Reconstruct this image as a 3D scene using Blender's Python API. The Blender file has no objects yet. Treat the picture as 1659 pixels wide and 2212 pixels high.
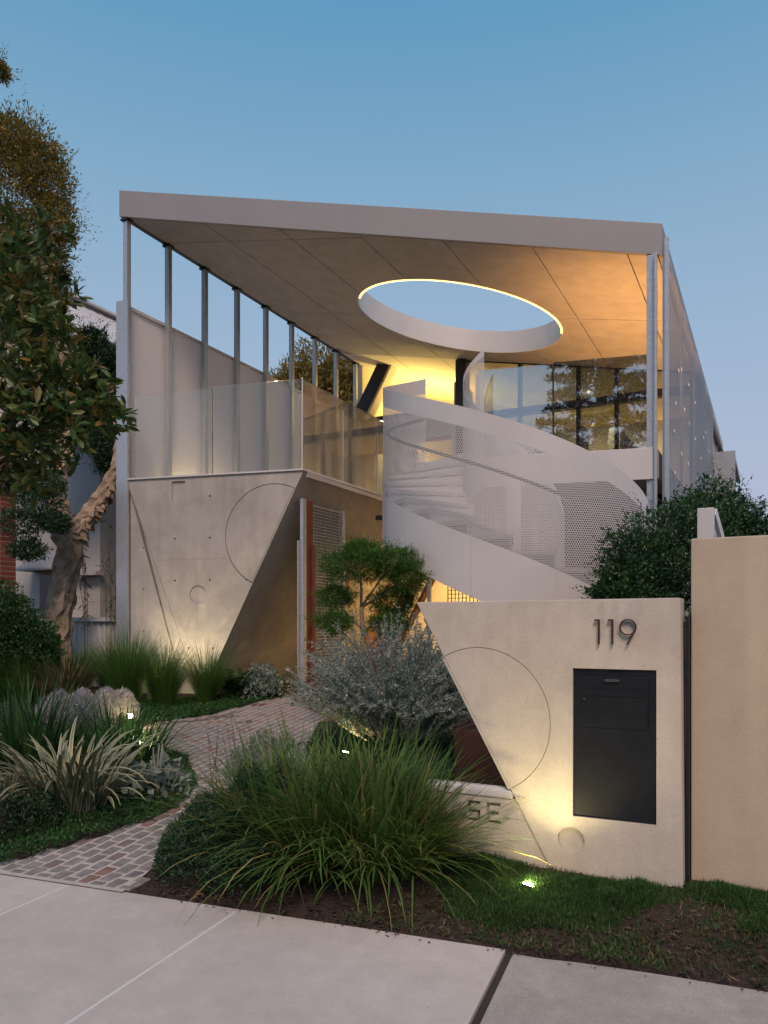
import bpy, bmesh, math, random
import numpy as np
from mathutils import Vector, Matrix, Euler

R = math.radians
random.seed(7)
rng = np.random.default_rng(11)
sc = bpy.context.scene
COL = sc.collection

# ------------------------------------------------------------------ camera
EYE = 1.55
YAW = 27.1                      # the camera looks 27 degrees left of the house's depth axis (+Y)
cam_d = bpy.data.cameras.new('camera')
cam = bpy.data.objects.new('camera', cam_d)
COL.objects.link(cam)
cam.location = (0, 0, EYE)
cam.rotation_euler = (R(90), 0, R(YAW))
cam_d.sensor_fit = 'HORIZONTAL'
cam_d.sensor_width = 24.0
cam_d.lens = 24.0 * 1640 / 1659
cam_d.shift_y = 244 / 1659      # rising front, verticals stay vertical
cam_d.clip_start = 0.05
cam_d.clip_end = 4000
sc.camera = cam

# ------------------------------------------------------------------ sky, sun, exposure
SUN_AZ = 151.0                  # clockwise from +Y: behind the camera, a little to the right
SUN_EL = 50.0
SKY_MODEL = 0.006
w = bpy.data.worlds.new('World')
sc.world = w
w.use_nodes = True
wn = w.node_tree
wn.nodes.clear()
wo = wn.nodes.new('ShaderNodeOutputWorld')
bg = wn.nodes.new('ShaderNodeBackground')
sky = wn.nodes.new('ShaderNodeTexSky')
sky.sky_type = 'NISHITA'
sky.sun_disc = False
sky.sun_elevation = R(3.0)
sky.sun_rotation = R(SUN_AZ)
sky.altitude = 20
sky.air_density = 1.0
sky.dust_density = 1.2
sky.ozone_density = 2.0
# dusk: the clear-sky model shifted to the blue-to-lavender of the hour after sunset, the same in every direction
tc = wn.nodes.new('ShaderNodeTexCoord')
sx_ = wn.nodes.new('ShaderNodeSeparateXYZ'); wn.links.new(tc.outputs['Generated'], sx_.inputs[0])
rp = wn.nodes.new('ShaderNodeValToRGB'); el = rp.color_ramp.elements
dusk = [(0.0, (.152, .146, .196)), (.10, (.146, .150, .200)), (.20, (.131, .152, .202)), (.31, (.111, .147, .199)), (.43, (.087, .136, .190)), (.52, (.065, .123, .179)), (.64, (.036, .101, .168)), (1.0, (.025, .072, .136))]
while len(el) < len(dusk): el.new(.5)
for e_, (p_, c_) in zip(el, dusk): e_.position = p_; e_.color = (*c_, 1)
wn.links.new(sx_.outputs['Z'], rp.inputs['Fac'])
sc_ = wn.nodes.new('ShaderNodeVectorMath'); sc_.operation = 'SCALE'; sc_.inputs['Scale'].default_value = SKY_MODEL
wn.links.new(sky.outputs[0], sc_.inputs[0])
ad = wn.nodes.new('ShaderNodeVectorMath'); ad.operation = 'ADD'
wn.links.new(rp.outputs[0], ad.inputs[0]); wn.links.new(sc_.outputs[0], ad.inputs[1])
wn.links.new(ad.outputs[0], bg.inputs[0])
bg.inputs[1].default_value = 1.0
wn.links.new(bg.outputs[0], wo.inputs[0])

sun_d = bpy.data.lights.new('sun', 'SUN')
sun_d.energy = 0.85
sun_d.angle = R(22)
sun_d.color = (1.0, 0.72, 0.56)
sun = bpy.data.objects.new('sun', sun_d)
COL.objects.link(sun)
sdir = Vector((math.sin(R(SUN_AZ)) * math.cos(R(SUN_EL)), math.cos(R(SUN_AZ)) * math.cos(R(SUN_EL)), math.sin(R(SUN_EL))))
sun.rotation_euler = sdir.to_track_quat('Z', 'Y').to_euler()
sun.location = sdir * 60

sc.view_settings.view_transform = 'Standard'
sc.view_settings.look = 'None'
sc.view_settings.gamma = 1.0
sc.view_settings.exposure = 1.6
sc.view_settings.use_curve_mapping = False
sc.cycles.use_denoising = True
sc.cycles.max_bounces = 7
sc.cycles.diffuse_bounces = 4
sc.cycles.transparent_max_bounces = 32
sc.cycles.sample_clamp_indirect = 6.0
sc.cycles.caustics_reflective = False
sc.cycles.caustics_refractive = False

# ------------------------------------------------------------------ helpers: objects
ORG = {}                        # world origin of every object that was made

def link(o, parent=None, org=(0, 0, 0)):
    COL.objects.link(o)
    org = Vector(org)
    ORG[o.name] = org
    if parent is not None:
        o.parent = parent
        o.location = org - ORG[parent.name]
    else:
        o.location = org
    return o

def tag(o, label=None, cat=None, group=None, kind=None):
    if label: o['label'] = label
    if cat: o['category'] = cat
    if group: o['group'] = group
    if kind: o['kind'] = kind
    return o

def thing(name, label, cat, loc, group=None):
    o = bpy.data.objects.new(name, None)
    o.empty_display_size = 0.2
    link(o, None, loc)
    return tag(o, label, cat, group)

def node(name, parent, loc=None):
    """an Empty for a part that only holds sub-parts"""
    o = bpy.data.objects.new(name, None)
    o.empty_display_size = 0.1
    return link(o, parent, loc if loc is not None else ORG[parent.name])

class MB:
    def __init__(self):
        self.v, self.f, self.uv = [], [], None
    def add(self, vs, fs):
        n = len(self.v)
        self.v += [tuple(map(float, p)) for p in vs]
        self.f += [tuple(i + n for i in f) for f in fs]
        return self
    def box(self, x0, x1, y0, y1, z0, z1):
        return self.add([(x0,y0,z0),(x1,y0,z0),(x1,y1,z0),(x0,y1,z0),(x0,y0,z1),(x1,y0,z1),(x1,y1,z1),(x0,y1,z1)],
            [(0,3,2,1),(4,5,6,7),(0,1,5,4),(1,2,6,5),(2,3,7,6),(3,0,4,7)])
    def loft(self, a, b):
        """solid between two equal polygons"""
        n = len(a)
        return self.add(list(a) + list(b), [tuple(range(n))[::-1], tuple(range(n, 2*n))] + [(i, (i+1) % n, n + (i+1) % n, n + i) for i in range(n)])
    def bar(self, p, q, w, h=None, up=(0, 0, 1)):
        """rectangular bar from p to q"""
        p, q = Vector(p), Vector(q); h = h or w
        d = (q - p).normalized(); u = Vector(up)
        if abs(d.dot(u)) > .98: u = Vector((0, 1, 0))
        s = d.cross(u).normalized(); u = s.cross(d)
        c = [s*w/2 + u*h/2, -s*w/2 + u*h/2, -s*w/2 - u*h/2, s*w/2 - u*h/2]
        return self.loft([p + k for k in c], [q + k for k in c])
    def tube(self, pts, rad, n=8, cap=True):
        pts = [Vector(p) for p in pts]
        rad = rad if hasattr(rad, '__len__') else [rad] * len(pts)
        vs, fs = [], []
        ref = Vector((0.31, 0.23, 0.92))
        for i, p in enumerate(pts):
            d = (pts[min(i+1, len(pts)-1)] - pts[max(i-1, 0)]).normalized()
            if abs(d.dot(ref)) > .97: ref = Vector((1, 0.1, 0))
            a = d.cross(ref).normalized(); b = d.cross(a)
            vs += [p + (a*math.cos(t*2*math.pi/n) + b*math.sin(t*2*math.pi/n)) * rad[i] for t in range(n)]
        for i in range(len(pts) - 1):
            for t in range(n):
                fs.append((i*n + t, i*n + (t+1) % n, (i+1)*n + (t+1) % n, (i+1)*n + t))
        if cap:
            fs.append(tuple(range(n))[::-1]); fs.append(tuple((len(pts)-1)*n + t for t in range(n)))
        return self.add(vs, fs)
    def cyl(self, p, q, r, n=20):
        return self.tube([p, q], r, n)
    def build(self, name, mat, parent=None, smooth=False, bevel=0, org=None, kind=None):
        v = np.array(self.v)
        o3 = Vector(org) if org is not None else (Vector((v.min(0) + v.max(0)) / 2) if parent is not None else Vector(((v[:,0].min()+v[:,0].max())/2, (v[:,1].min()+v[:,1].max())/2, v[:,2].min())))
        me = bpy.data.meshes.new(name)
        me.from_pydata([tuple(p) for p in (v - np.array(o3))], [], self.f)
        bm = bmesh.new(); bm.from_mesh(me)
        bmesh.ops.recalc_face_normals(bm, faces=bm.faces)
        if bevel:
            es = [e for e in bm.edges if len(e.link_faces) == 2 and e.calc_face_angle(0) > 0.5]
            bmesh.ops.bevel(bm, geom=es, offset=bevel, segments=2, profile=0.6, affect='EDGES', clamp_overlap=True)
        bm.to_mesh(me); bm.free()
        if smooth:
            for p in me.polygons: p.use_smooth = True
        me.materials.append(M[mat] if isinstance(mat, str) else mat)
        o = bpy.data.objects.new(name, me)
        link(o, parent, o3)
        if kind: o['kind'] = kind
        return o

def raw_mesh(name, V, F, mat, parent=None, org=(0, 0, 0), smooth=False, uv=None, kind=None):
    """numpy vertices and equal-sized faces to one object, fast"""
    V = np.asarray(V, dtype=np.float32) - np.array(org, dtype=np.float32)
    F = np.asarray(F, dtype=np.int32)
    nf, k = F.shape
    me = bpy.data.meshes.new(name)
    me.vertices.add(len(V)); me.vertices.foreach_set('co', V.ravel())
    me.loops.add(nf * k); me.loops.foreach_set('vertex_index', F.ravel())
    me.polygons.add(nf); me.polygons.foreach_set('loop_start', np.arange(0, nf * k, k, dtype=np.int32))
    if smooth: me.polygons.foreach_set('use_smooth', np.ones(nf, dtype=bool))
    if uv is not None:
        l = me.uv_layers.new(name='UVMap')
        l.data.foreach_set('uv', np.asarray(uv, dtype=np.float32)[F.ravel()].ravel())
    me.update(calc_edges=True)
    me.materials.append(M[mat])
    o = bpy.data.objects.new(name, me)
    link(o, parent, org)
    if kind: o['kind'] = kind
    return o

def cut(o, mb):
    """subtract the solid in mb (world coordinates) from o"""
    c = mb.build('cutter', o.data.materials[0], None, org=(0, 0, 0))
    m = o.modifiers.new('cut', 'BOOLEAN'); m.operation = 'DIFFERENCE'; m.solver = 'EXACT'; m.object = c
    bpy.context.view_layer.update()
    dg = bpy.context.evaluated_depsgraph_get()
    me = bpy.data.meshes.new_from_object(o.evaluated_get(dg))
    o.modifiers.remove(m)
    old = o.data; o.data = me
    bpy.data.meshes.remove(old)
    cm = c.data; bpy.data.objects.remove(c); bpy.data.meshes.remove(cm)
    return o

# ------------------------------------------------------------------ helpers: materials
M = {}
def mat(name, col=(.5,.5,.5), rough=.6, metal=0., col2=None, scale=6., detail=6., bump=0., bscale=40., spec=None, emis=None, estr=0., rlo=None):
    m = bpy.data.materials.new(name); m.use_nodes = True
    nt = m.node_tree; b = nt.nodes['Principled BSDF']
    b.inputs['Base Color'].default_value = (*col, 1)
    b.inputs['Roughness'].default_value = rough
    b.inputs['Metallic'].default_value = metal
    if spec is not None: b.inputs['Specular IOR Level'].default_value = spec
    if emis: b.inputs['Emission Color'].default_value = (*emis, 1); b.inputs['Emission Strength'].default_value = estr
    L = nt.links
    geo = nt.nodes.new('ShaderNodeNewGeometry')
    if col2 is not None:
        n = nt.nodes.new('ShaderNodeTexNoise'); n.inputs['Scale'].default_value = scale; n.inputs['Detail'].default_value = detail; n.inputs['Roughness'].default_value = .62
        L.new(geo.outputs['Position'], n.inputs['Vector'])
        r = nt.nodes.new('ShaderNodeValToRGB'); r.color_ramp.elements[0].position = .33; r.color_ramp.elements[1].position = .68
        r.color_ramp.elements[0].color = (*col, 1); r.color_ramp.elements[1].color = (*col2, 1)
        L.new(n.outputs['Fac'], r.inputs['Fac']); L.new(r.outputs[0], b.inputs['Base Color'])
        if rlo is not None:
            mr = nt.nodes.new('ShaderNodeMapRange'); mr.inputs['To Min'].default_value = rlo; mr.inputs['To Max'].default_value = rough
            L.new(n.outputs['Fac'], mr.inputs['Value']); L.new(mr.outputs[0], b.inputs['Roughness'])
    if bump:
        n2 = nt.nodes.new('ShaderNodeTexNoise'); n2.inputs['Scale'].default_value = bscale; n2.inputs['Detail'].default_value = 5
        L.new(geo.outputs['Position'], n2.inputs['Vector'])
        bp = nt.nodes.new('ShaderNodeBump'); bp.inputs['Strength'].default_value = bump; bp.inputs['Distance'].default_value = .01
        L.new(n2.outputs['Fac'], bp.inputs['Height']); L.new(bp.outputs[0], b.inputs['Normal'])
    M[name] = m
    return m

def concrete(name, a, b, blot=1.3, streak=True, pores=True, grain=.14):
    """board-smooth concrete: large cloudy blotches, vertical streaks, fine pores"""
    m = mat(name, a, .78, bump=.12, bscale=55)
    nt = m.node_tree; L = nt.links; bs = nt.nodes['Principled BSDF']
    geo = nt.nodes.new('ShaderNodeNewGeometry')
    n1 = nt.nodes.new('ShaderNodeTexNoise'); n1.inputs['Scale'].default_value = blot; n1.inputs['Detail'].default_value = 8; n1.inputs['Roughness'].default_value = .65
    L.new(geo.outputs['Position'], n1.inputs['Vector'])
    mp = nt.nodes.new('ShaderNodeMapping'); mp.inputs['Scale'].default_value = (9, 9, .5)
    L.new(geo.outputs['Position'], mp.inputs['Vector'])
    n2 = nt.nodes.new('ShaderNodeTexNoise'); n2.inputs['Scale'].default_value = 1.; n2.inputs['Detail'].default_value = 5
    L.new(mp.outputs[0], n2.inputs['Vector'])
    add = nt.nodes.new('ShaderNodeMath'); add.operation = 'MULTIPLY_ADD'; add.inputs[1].default_value = .35 if streak else 0.; 
    L.new(n2.outputs['Fac'], add.inputs[0]); L.new(n1.outputs['Fac'], add.inputs[2])
    r = nt.nodes.new('ShaderNodeValToRGB')
    r.color_ramp.elements[0].position = .42; r.color_ramp.elements[0].color = (*a, 1)
    r.color_ramp.elements[1].position = .92; r.color_ramp.elements[1].color = (*b, 1)
    L.new(add.outputs[0], r.inputs['Fac'])
    out = r.outputs[0]
    if pores:
        v = nt.nodes.new('ShaderNodeTexVoronoi'); v.inputs['Scale'].default_value = 16
        L.new(geo.outputs['Position'], v.inputs['Vector'])
        lt = nt.nodes.new('ShaderNodeMath'); lt.operation = 'LESS_THAN'; lt.inputs[1].default_value = .075
        L.new(v.outputs['Distance'], lt.inputs[0])
        mx = nt.nodes.new('ShaderNodeMix'); mx.data_type = 'RGBA'; mx.inputs[7].default_value = (*[c * .55 for c in a], 1)
        mm = nt.nodes.new('ShaderNodeMath'); mm.operation = 'MULTIPLY'; mm.inputs[1].default_value = .55
        L.new(lt.outputs[0], mm.inputs[0]); L.new(mm.outputs[0], mx.inputs[0]); L.new(out, mx.inputs[6]); out = mx.outputs[2]
    n3 = nt.nodes.new('ShaderNodeTexNoise'); n3.inputs['Scale'].default_value = 150; n3.inputs['Detail'].default_value = 3
    L.new(geo.outputs['Position'], n3.inputs['Vector'])
    n4 = nt.nodes.new('ShaderNodeTexNoise'); n4.inputs['Scale'].default_value = 7; n4.inputs['Detail'].default_value = 9; n4.inputs['Roughness'].default_value = .75
    L.new(geo.outputs['Position'], n4.inputs['Vector'])
    sm = nt.nodes.new('ShaderNodeMath'); sm.operation = 'ADD'; L.new(n3.outputs['Fac'], sm.inputs[0]); L.new(n4.outputs['Fac'], sm.inputs[1])
    mr = nt.nodes.new('ShaderNodeMapRange'); mr.inputs['From Min'].default_value = .6; mr.inputs['From Max'].default_value = 1.4; mr.inputs['To Min'].default_value = 1 - grain; mr.inputs['To Max'].default_value = 1 + grain
    L.new(sm.outputs[0], mr.inputs['Value'])
    vm = nt.nodes.new('ShaderNodeVectorMath'); vm.operation = 'SCALE'; L.new(out, vm.inputs[0]); L.new(mr.outputs[0], vm.inputs['Scale'])
    L.new(vm.outputs[0], bs.inputs['Base Color'])
    return m

def leafmat(name, cols, trans=.35, rough=.5, sheen=0.):
    """foliage: every leaf island takes its own tone between the given colours"""
    m = bpy.data.materials.new(name); m.use_nodes = True
    nt = m.node_tree; L = nt.links; b = nt.nodes['Principled BSDF']; out = nt.nodes['Material Output']
    geo = nt.nodes.new('ShaderNodeNewGeometry')
    r = nt.nodes.new('ShaderNodeValToRGB'); r.color_ramp.interpolation = 'LINEAR'
    e = r.color_ramp.elements
    while len(e) < len(cols): e.new(.5)
    for i, c in enumerate(cols):
        e[i].position = i / (len(cols) - 1); e[i].color = (*c, 1)
    L.new(geo.outputs['Random Per Island'], r.inputs['Fac'])
    n = nt.nodes.new('ShaderNodeTexNoise'); n.inputs['Scale'].default_value = 2.2; n.inputs['Detail'].default_value = 2
    L.new(geo.outputs['Position'], n.inputs['Vector'])
    mr = nt.nodes.new('ShaderNodeMapRange'); mr.inputs['From Min'].default_value = .3; mr.inputs['From Max'].default_value = .7; mr.inputs['To Min'].default_value = .7; mr.inputs['To Max'].default_value = 1.25
    L.new(n.outputs['Fac'], mr.inputs['Value'])
    vm = nt.nodes.new('ShaderNodeVectorMath'); vm.operation = 'SCALE'
    L.new(r.outputs[0], vm.inputs[0]); L.new(mr.outputs[0], vm.inputs['Scale'])
    L.new(vm.outputs[0], b.inputs['Base Color'])
    b.inputs['Roughness'].default_value = rough
    b.inputs['Specular IOR Level'].default_value = .3
    t = nt.nodes.new('ShaderNodeBsdfTranslucent'); L.new(vm.outputs[0], t.inputs['Color'])
    mx = nt.nodes.new('ShaderNodeMixShader'); mx.inputs[0].default_value = trans
    L.new(b.outputs[0], mx.inputs[1]); L.new(t.outputs[0], mx.inputs[2]); L.new(mx.outputs[0], out.inputs['Surface'])
    M[name] = m
    return m

def glassmat(name, tint=(.93, .96, .95), refl=1.0, body=0.0, bodycol=(.8, .8, .8), rough=0.0):
    """thin architectural pane: clear with a Fresnel mirror and a little dust"""
    m = bpy.data.materials.new(name); m.use_nodes = True
    nt = m.node_tree; L = nt.links; nt.nodes.remove(nt.nodes['Principled BSDF']); out = nt.nodes['Material Output']
    tr = nt.nodes.new('ShaderNodeBsdfTransparent'); tr.inputs[0].default_value = (*tint, 1)
    gl = nt.nodes.new('ShaderNodeBsdfGlossy'); gl.inputs['Roughness'].default_value = rough; gl.inputs[0].default_value = (1, 1, 1, 1)
    fr = nt.nodes.new('ShaderNodeFresnel'); fr.inputs[0].default_value = 1.5
    ml = nt.nodes.new('ShaderNodeMath'); ml.operation = 'MULTIPLY'; ml.inputs[1].default_value = refl; ml.use_clamp = True
    L.new(fr.outputs[0], ml.inputs[0])
    mx = nt.nodes.new('ShaderNodeMixShader'); L.new(ml.outputs[0], mx.inputs[0]); L.new(tr.outputs[0], mx.inputs[1]); L.new(gl.outputs[0], mx.inputs[2])
    last = mx.outputs[0]
    if body:
        df = nt.nodes.new('ShaderNodeBsdfDiffuse'); df.inputs[0].default_value = (*bodycol, 1)
        m2 = nt.nodes.new('ShaderNodeMixShader'); m2.inputs[0].default_value = body
        L.new(last, m2.inputs[1]); L.new(df.outputs[0], m2.inputs[2]); last = m2.outputs[0]
    L.new(last, out.inputs['Surface'])
    M[name] = m
    return m

def perfmat(name, col, pitch, rad, rough=.45, metal=0.):
    """sheet metal with staggered round holes, laid out in metres by the UV map"""
    m = mat(name, col, rough, metal, bump=.03, bscale=6)
    nt = m.node_tree; L = nt.links; b = nt.nodes['Principled BSDF']; out = nt.nodes['Material Output']
    uv = nt.nodes.new('ShaderNodeUVMap')
    s3 = math.sqrt(3)
    def V(op, a, c=None):
        n = nt.nodes.new('ShaderNodeVectorMath'); n.operation = op
        L.new(a, n.inputs[0])
        if c is not None: n.inputs[1].default_value = c
        return n
    def grid(off):
        d = V('MULTIPLY', uv.outputs[0], (1/pitch, 1/(pitch*s3), 0))
        a = V('ADD', d.outputs[0], (off, off, 0)); f = V('FRACTION', a.outputs[0])
        s = V('SUBTRACT', f.outputs[0], (.5, .5, 0)); k = V('MULTIPLY', s.outputs[0], (pitch, pitch*s3, 0))
        return V('LENGTH', k.outputs[0]).outputs['Value']
    mn = nt.nodes.new('ShaderNodeMath'); mn.operation = 'MINIMUM'; L.new(grid(0), mn.inputs[0]); L.new(grid(.5), mn.inputs[1])
    lt = nt.nodes.new('ShaderNodeMath'); lt.operation = 'LESS_THAN'; lt.inputs[1].default_value = rad; L.new(mn.outputs[0], lt.inputs[0])
    tr = nt.nodes.new('ShaderNodeBsdfTransparent')
    mx = nt.nodes.new('ShaderNodeMixShader'); L.new(lt.outputs[0], mx.inputs[0]); L.new(b.outputs[0], mx.inputs[1]); L.new(tr.outputs[0], mx.inputs[2])
    L.new(mx.outputs[0], out.inputs['Surface'])
    return m

concrete('concrete_wall', (.30, .275, .25), (.47, .44, .41))
concrete('concrete_letter', (.44, .39, .34), (.58, .53, .47), 1.8)
concrete('concrete_path', (.45, .405, .375), (.58, .53, .495), 1.1, False, True, .2)
concrete('concrete_old', (.31, .285, .26), (.44, .405, .37), 2.0, False, True, .28)
mat('joint_pale', (.60, .58, .56), .9)
mat('joint_dirt', (.035, .028, .022), .95)
concrete('render_tan', (.45, .37, .275), (.55, .46, .355), .9, True, False, .12)
mat('render_pale', (.50, .47, .44), .85, col2=(.58, .55, .52), scale=1.2, bump=.15, bscale=90)
mat('white_metal', (.56, .54, .535), .40, col2=(.63, .61, .605), scale=1.1, rlo=.3)
mat('fascia_metal', (.258, .255, .265), .5, col2=(.288, .284, .292), scale=.8)
mat('galv', (.42, .44, .465), .45, .55, col2=(.54, .56, .58), scale=26, rlo=.3)
mat('black_steel', (.012, .013, .016), .45)
mat('bronze', (.035, .025, .02), .4, .3)
mat('soffit', (.335, .33, .345), .75, col2=(.43, .42, .43), scale=3.5, detail=9)
mat('soffit_back', (.05, .045, .04), .9)
mat('roof_sheet', (.45, .46, .47), .5)
mat('plaster', (.70, .66, .60), .85)
mat('plaster_grey', (.36, .37, .39), .8, col2=(.42, .43, .45), scale=1.)
mat('deck', (.42, .39, .36), .7, col2=(.48, .45, .42), scale=3)
mat('tread', (.46, .44, .42), .7, col2=(.52, .50, .48), scale=4)
mat('timber', (.20, .085, .035), .55, col2=(.30, .14, .06), scale=3)
mat('red_timber', (.11, .028, .018), .55, col2=(.17, .045, .026), scale=5)
mat('led', (1, .9, .6), .5, emis=(1.0, .66, .20), estr=1.1)
mat('lens', (1, .95, .8), .3, emis=(1.0, .86, .5), estr=60)
mat('lens_soft', (.9, .85, .7), .4, emis=(1.0, .75, .4), estr=.03)
mat('lamp_body', (.02, .02, .02), .5)
mat('letterbox_metal', (.008, .010, .015), .5, col2=(.012, .014, .019), scale=9, rlo=.42, bump=.05, bscale=300, spec=.3)
mat('letterbox_dark', (.004, .004, .005), .6)
mat('chrome', (.5, .5, .5), .25, 1.)
mat('number_metal', (.05, .022, .016), .45, .4)
mat('corten', (.045, .016, .010), .8, col2=(.075, .026, .014), scale=9, bump=.2, bscale=60)
mat('mulch', (.018, .011, .008), .95, col2=(.050, .030, .021), scale=40, bump=1.0, bscale=90)
mat('bark', (.20, .135, .09), .9, col2=(.42, .33, .25), scale=7, bump=.9, bscale=24)
mat('twig', (.11, .085, .06), .85)
mat('grey_twig', (.27, .275, .25), .85)
mat('mortar', (.40, .36, .33), .95, col2=(.48, .44, .40), scale=30)
mat('asphalt', (.045, .045, .047), .9)
mat('verge_grass', (.035, .05, .018), .95, col2=(.06, .075, .03), scale=9, bump=.8, bscale=120)
mat('roof_white', (.62, .60, .60), .45)
mat('window_dark', (.02, .022, .026), .12)
mat('fence_paint', (.50, .50, .51), .6)
glassmat('glass', (.93, .95, .94), .8, .05, (.80, .77, .74))
glassmat('glass_front', (.66, .71, .73), 8.5, .01, (.6, .6, .6))
glassmat('glass_rear', (.92, .92, .90), 1.3)
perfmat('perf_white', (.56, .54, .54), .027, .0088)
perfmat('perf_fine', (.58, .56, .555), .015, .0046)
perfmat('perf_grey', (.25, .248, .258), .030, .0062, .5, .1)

# brick for the pier next door
def brickmat():
    m = mat('brick_red', (.2, .06, .04), .85)
    nt = m.node_tree; L = nt.links; b = nt.nodes['Principled BSDF']
    tc = nt.nodes.new('ShaderNodeNewGeometry'); mp = nt.nodes.new('ShaderNodeMapping'); mp.inputs['Rotation'].default_value = (R(90), 0, 0)
    L.new(tc.outputs['Position'], mp.inputs['Vector'])
    t = nt.nodes.new('ShaderNodeTexBrick'); t.inputs['Color1'].default_value = (.17, .045, .03, 1); t.inputs['Color2'].default_value = (.25, .075, .05, 1); t.inputs['Mortar'].default_value = (.26, .22, .2, 1)
    t.inputs['Scale'].default_value = 1.; t.inputs['Brick Width'].default_value = .24; t.inputs['Row Height'].default_value = .086; t.inputs['Mortar Size'].default_value = .008
    L.new(mp.outputs[0], t.inputs['Vector']); L.new(t.outputs['Color'], b.inputs['Base Color'])
    bp = nt.nodes.new('ShaderNodeBump'); bp.inputs['Strength'].default_value = .6; bp.inputs['Distance'].default_value = .01; bp.invert = True
    L.new(t.outputs['Fac'], bp.inputs['Height']); L.new(bp.outputs[0], b.inputs['Normal'])
brickmat()

def pavermat(name, per_island):
    m = mat(name, (.2, .19, .2), .8, bump=.25, bscale=120)
    nt = m.node_tree; L = nt.links; b = nt.nodes['Principled BSDF']
    if per_island: src = nt.nodes.new('ShaderNodeNewGeometry').outputs['Random Per Island']
    else: src = nt.nodes.new('ShaderNodeObjectInfo').outputs['Random']
    r = nt.nodes.new('ShaderNodeValToRGB'); r.color_ramp.interpolation = 'CONSTANT'
    cs = [(.20,.18,.175),(.19,.175,.175),(.22,.20,.19),(.17,.16,.17),(.20,.18,.175),(.21,.19,.18),(.18,.16,.16),(.20,.185,.18),(.20,.12,.10),(.19,.175,.175),(.21,.19,.18),(.165,.15,.16),(.20,.18,.175),(.18,.135,.13),(.19,.175,.17)]
    e = r.color_ramp.elements
    while len(e) < len(cs): e.new(.5)
    for i, c in enumerate(cs): e[i].position = i / len(cs); e[i].color = (*c, 1)
    L.new(src, r.inputs['Fac'])
    n = nt.nodes.new('ShaderNodeTexNoise'); n.inputs['Scale'].default_value = 14; n.inputs['Detail'].default_value = 6
    g = nt.nodes.new('ShaderNodeNewGeometry'); L.new(g.outputs['Position'], n.inputs['Vector'])
    mr = nt.nodes.new('ShaderNodeMapRange'); mr.inputs['From Min'].default_value = .3; mr.inputs['From Max'].default_value = .7; mr.inputs['To Min'].default_value = .75; mr.inputs['To Max'].default_value = 1.3
    L.new(n.outputs['Fac'], mr.inputs['Value'])
    vm = nt.nodes.new('ShaderNodeVectorMath'); vm.operation = 'SCALE'; L.new(r.outputs[0], vm.inputs[0]); L.new(mr.outputs[0], vm.inputs['Scale'])
    L.new(vm.outputs[0], b.inputs['Base Color'])
pavermat('paver', False); pavermat('paver_far', True)

leafmat('leaf_lomandra', [(0.050,0.108,0.022),(0.090,0.184,0.038),(0.135,0.228,0.056),(0.079,0.153,0.034),(0.360,0.283,0.104)])
leafmat('leaf_grass', [(0.049,0.141,0.023),(0.092,0.200,0.037),(0.125,0.217,0.049),(0.067,0.159,0.030)])
leafmat('leaf_dry', [(0.072,0.123,0.036),(0.160,0.145,0.065),(0.290,0.217,0.123),(0.087,0.131,0.043)])
leafmat('leaf_dark', [(0.018,0.053,0.026),(0.038,0.085,0.042),(0.056,0.113,0.049),(0.030,0.068,0.034)], .2)
leafmat('leaf_shrub', [(0.020,0.058,0.023),(0.038,0.099,0.035),(0.058,0.131,0.043),(0.032,0.075,0.029)], .2, .35)
leafmat('leaf_grey', [(0.141,0.198,0.157),(0.233,0.302,0.252),(0.333,0.395,0.340),(0.184,0.235,0.200)], .2, .8)
leafmat('leaf_flower', [(0.362,0.335,0.335),(0.493,0.457,0.473),(0.319,0.335,0.319)], .3, .8)
leafmat('leaf_lavender', [(0.267,0.275,0.275),(0.384,0.375,0.392),(0.500,0.475,0.517),(0.333,0.333,0.342)], .2, .8)
leafmat('leaf_banksia', [(0.035,0.079,0.022),(0.066,0.129,0.035),(0.098,0.160,0.046),(0.157,0.168,0.045),(0.053,0.101,0.032),(0.267,0.168,0.046)], .3, .38)
leafmat('leaf_paperbark', [(0.087,0.111,0.026),(0.191,0.172,0.045),(0.294,0.224,0.058),(0.384,0.251,0.070),(0.132,0.131,0.035)], .35)
leafmat('leaf_pine', [(0.036,0.101,0.016),(0.061,0.152,0.025),(0.086,0.183,0.032),(0.045,0.122,0.020)], .3)
leafmat('leaf_cover', [(0.020,0.070,0.020),(0.037,0.110,0.030),(0.056,0.141,0.037),(0.030,0.086,0.026)], .3)
leafmat('leaf_lawn', [(0.027,0.078,0.023),(0.044,0.109,0.033),(0.068,0.136,0.037),(0.037,0.094,0.026)], .3)
leafmat('leaf_norfolk', [(.010,.020,.010),(.018,.032,.015),(.022,.036,.018)], .15)
leafmat('leaf_litter', [(.030,.018,.012),(.07,.045,.03),(.13,.09,.06),(.045,.028,.018),(.02,.013,.010)], .1, .9)
leafmat('leaf_fern', [(0.041,0.090,0.038),(0.072,0.138,0.058),(0.055,0.109,0.043)], .3)
leafmat('leaf_yellow', [(0.232,0.217,0.043),(0.319,0.261,0.072),(0.145,0.174,0.043)], .4)

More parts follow.
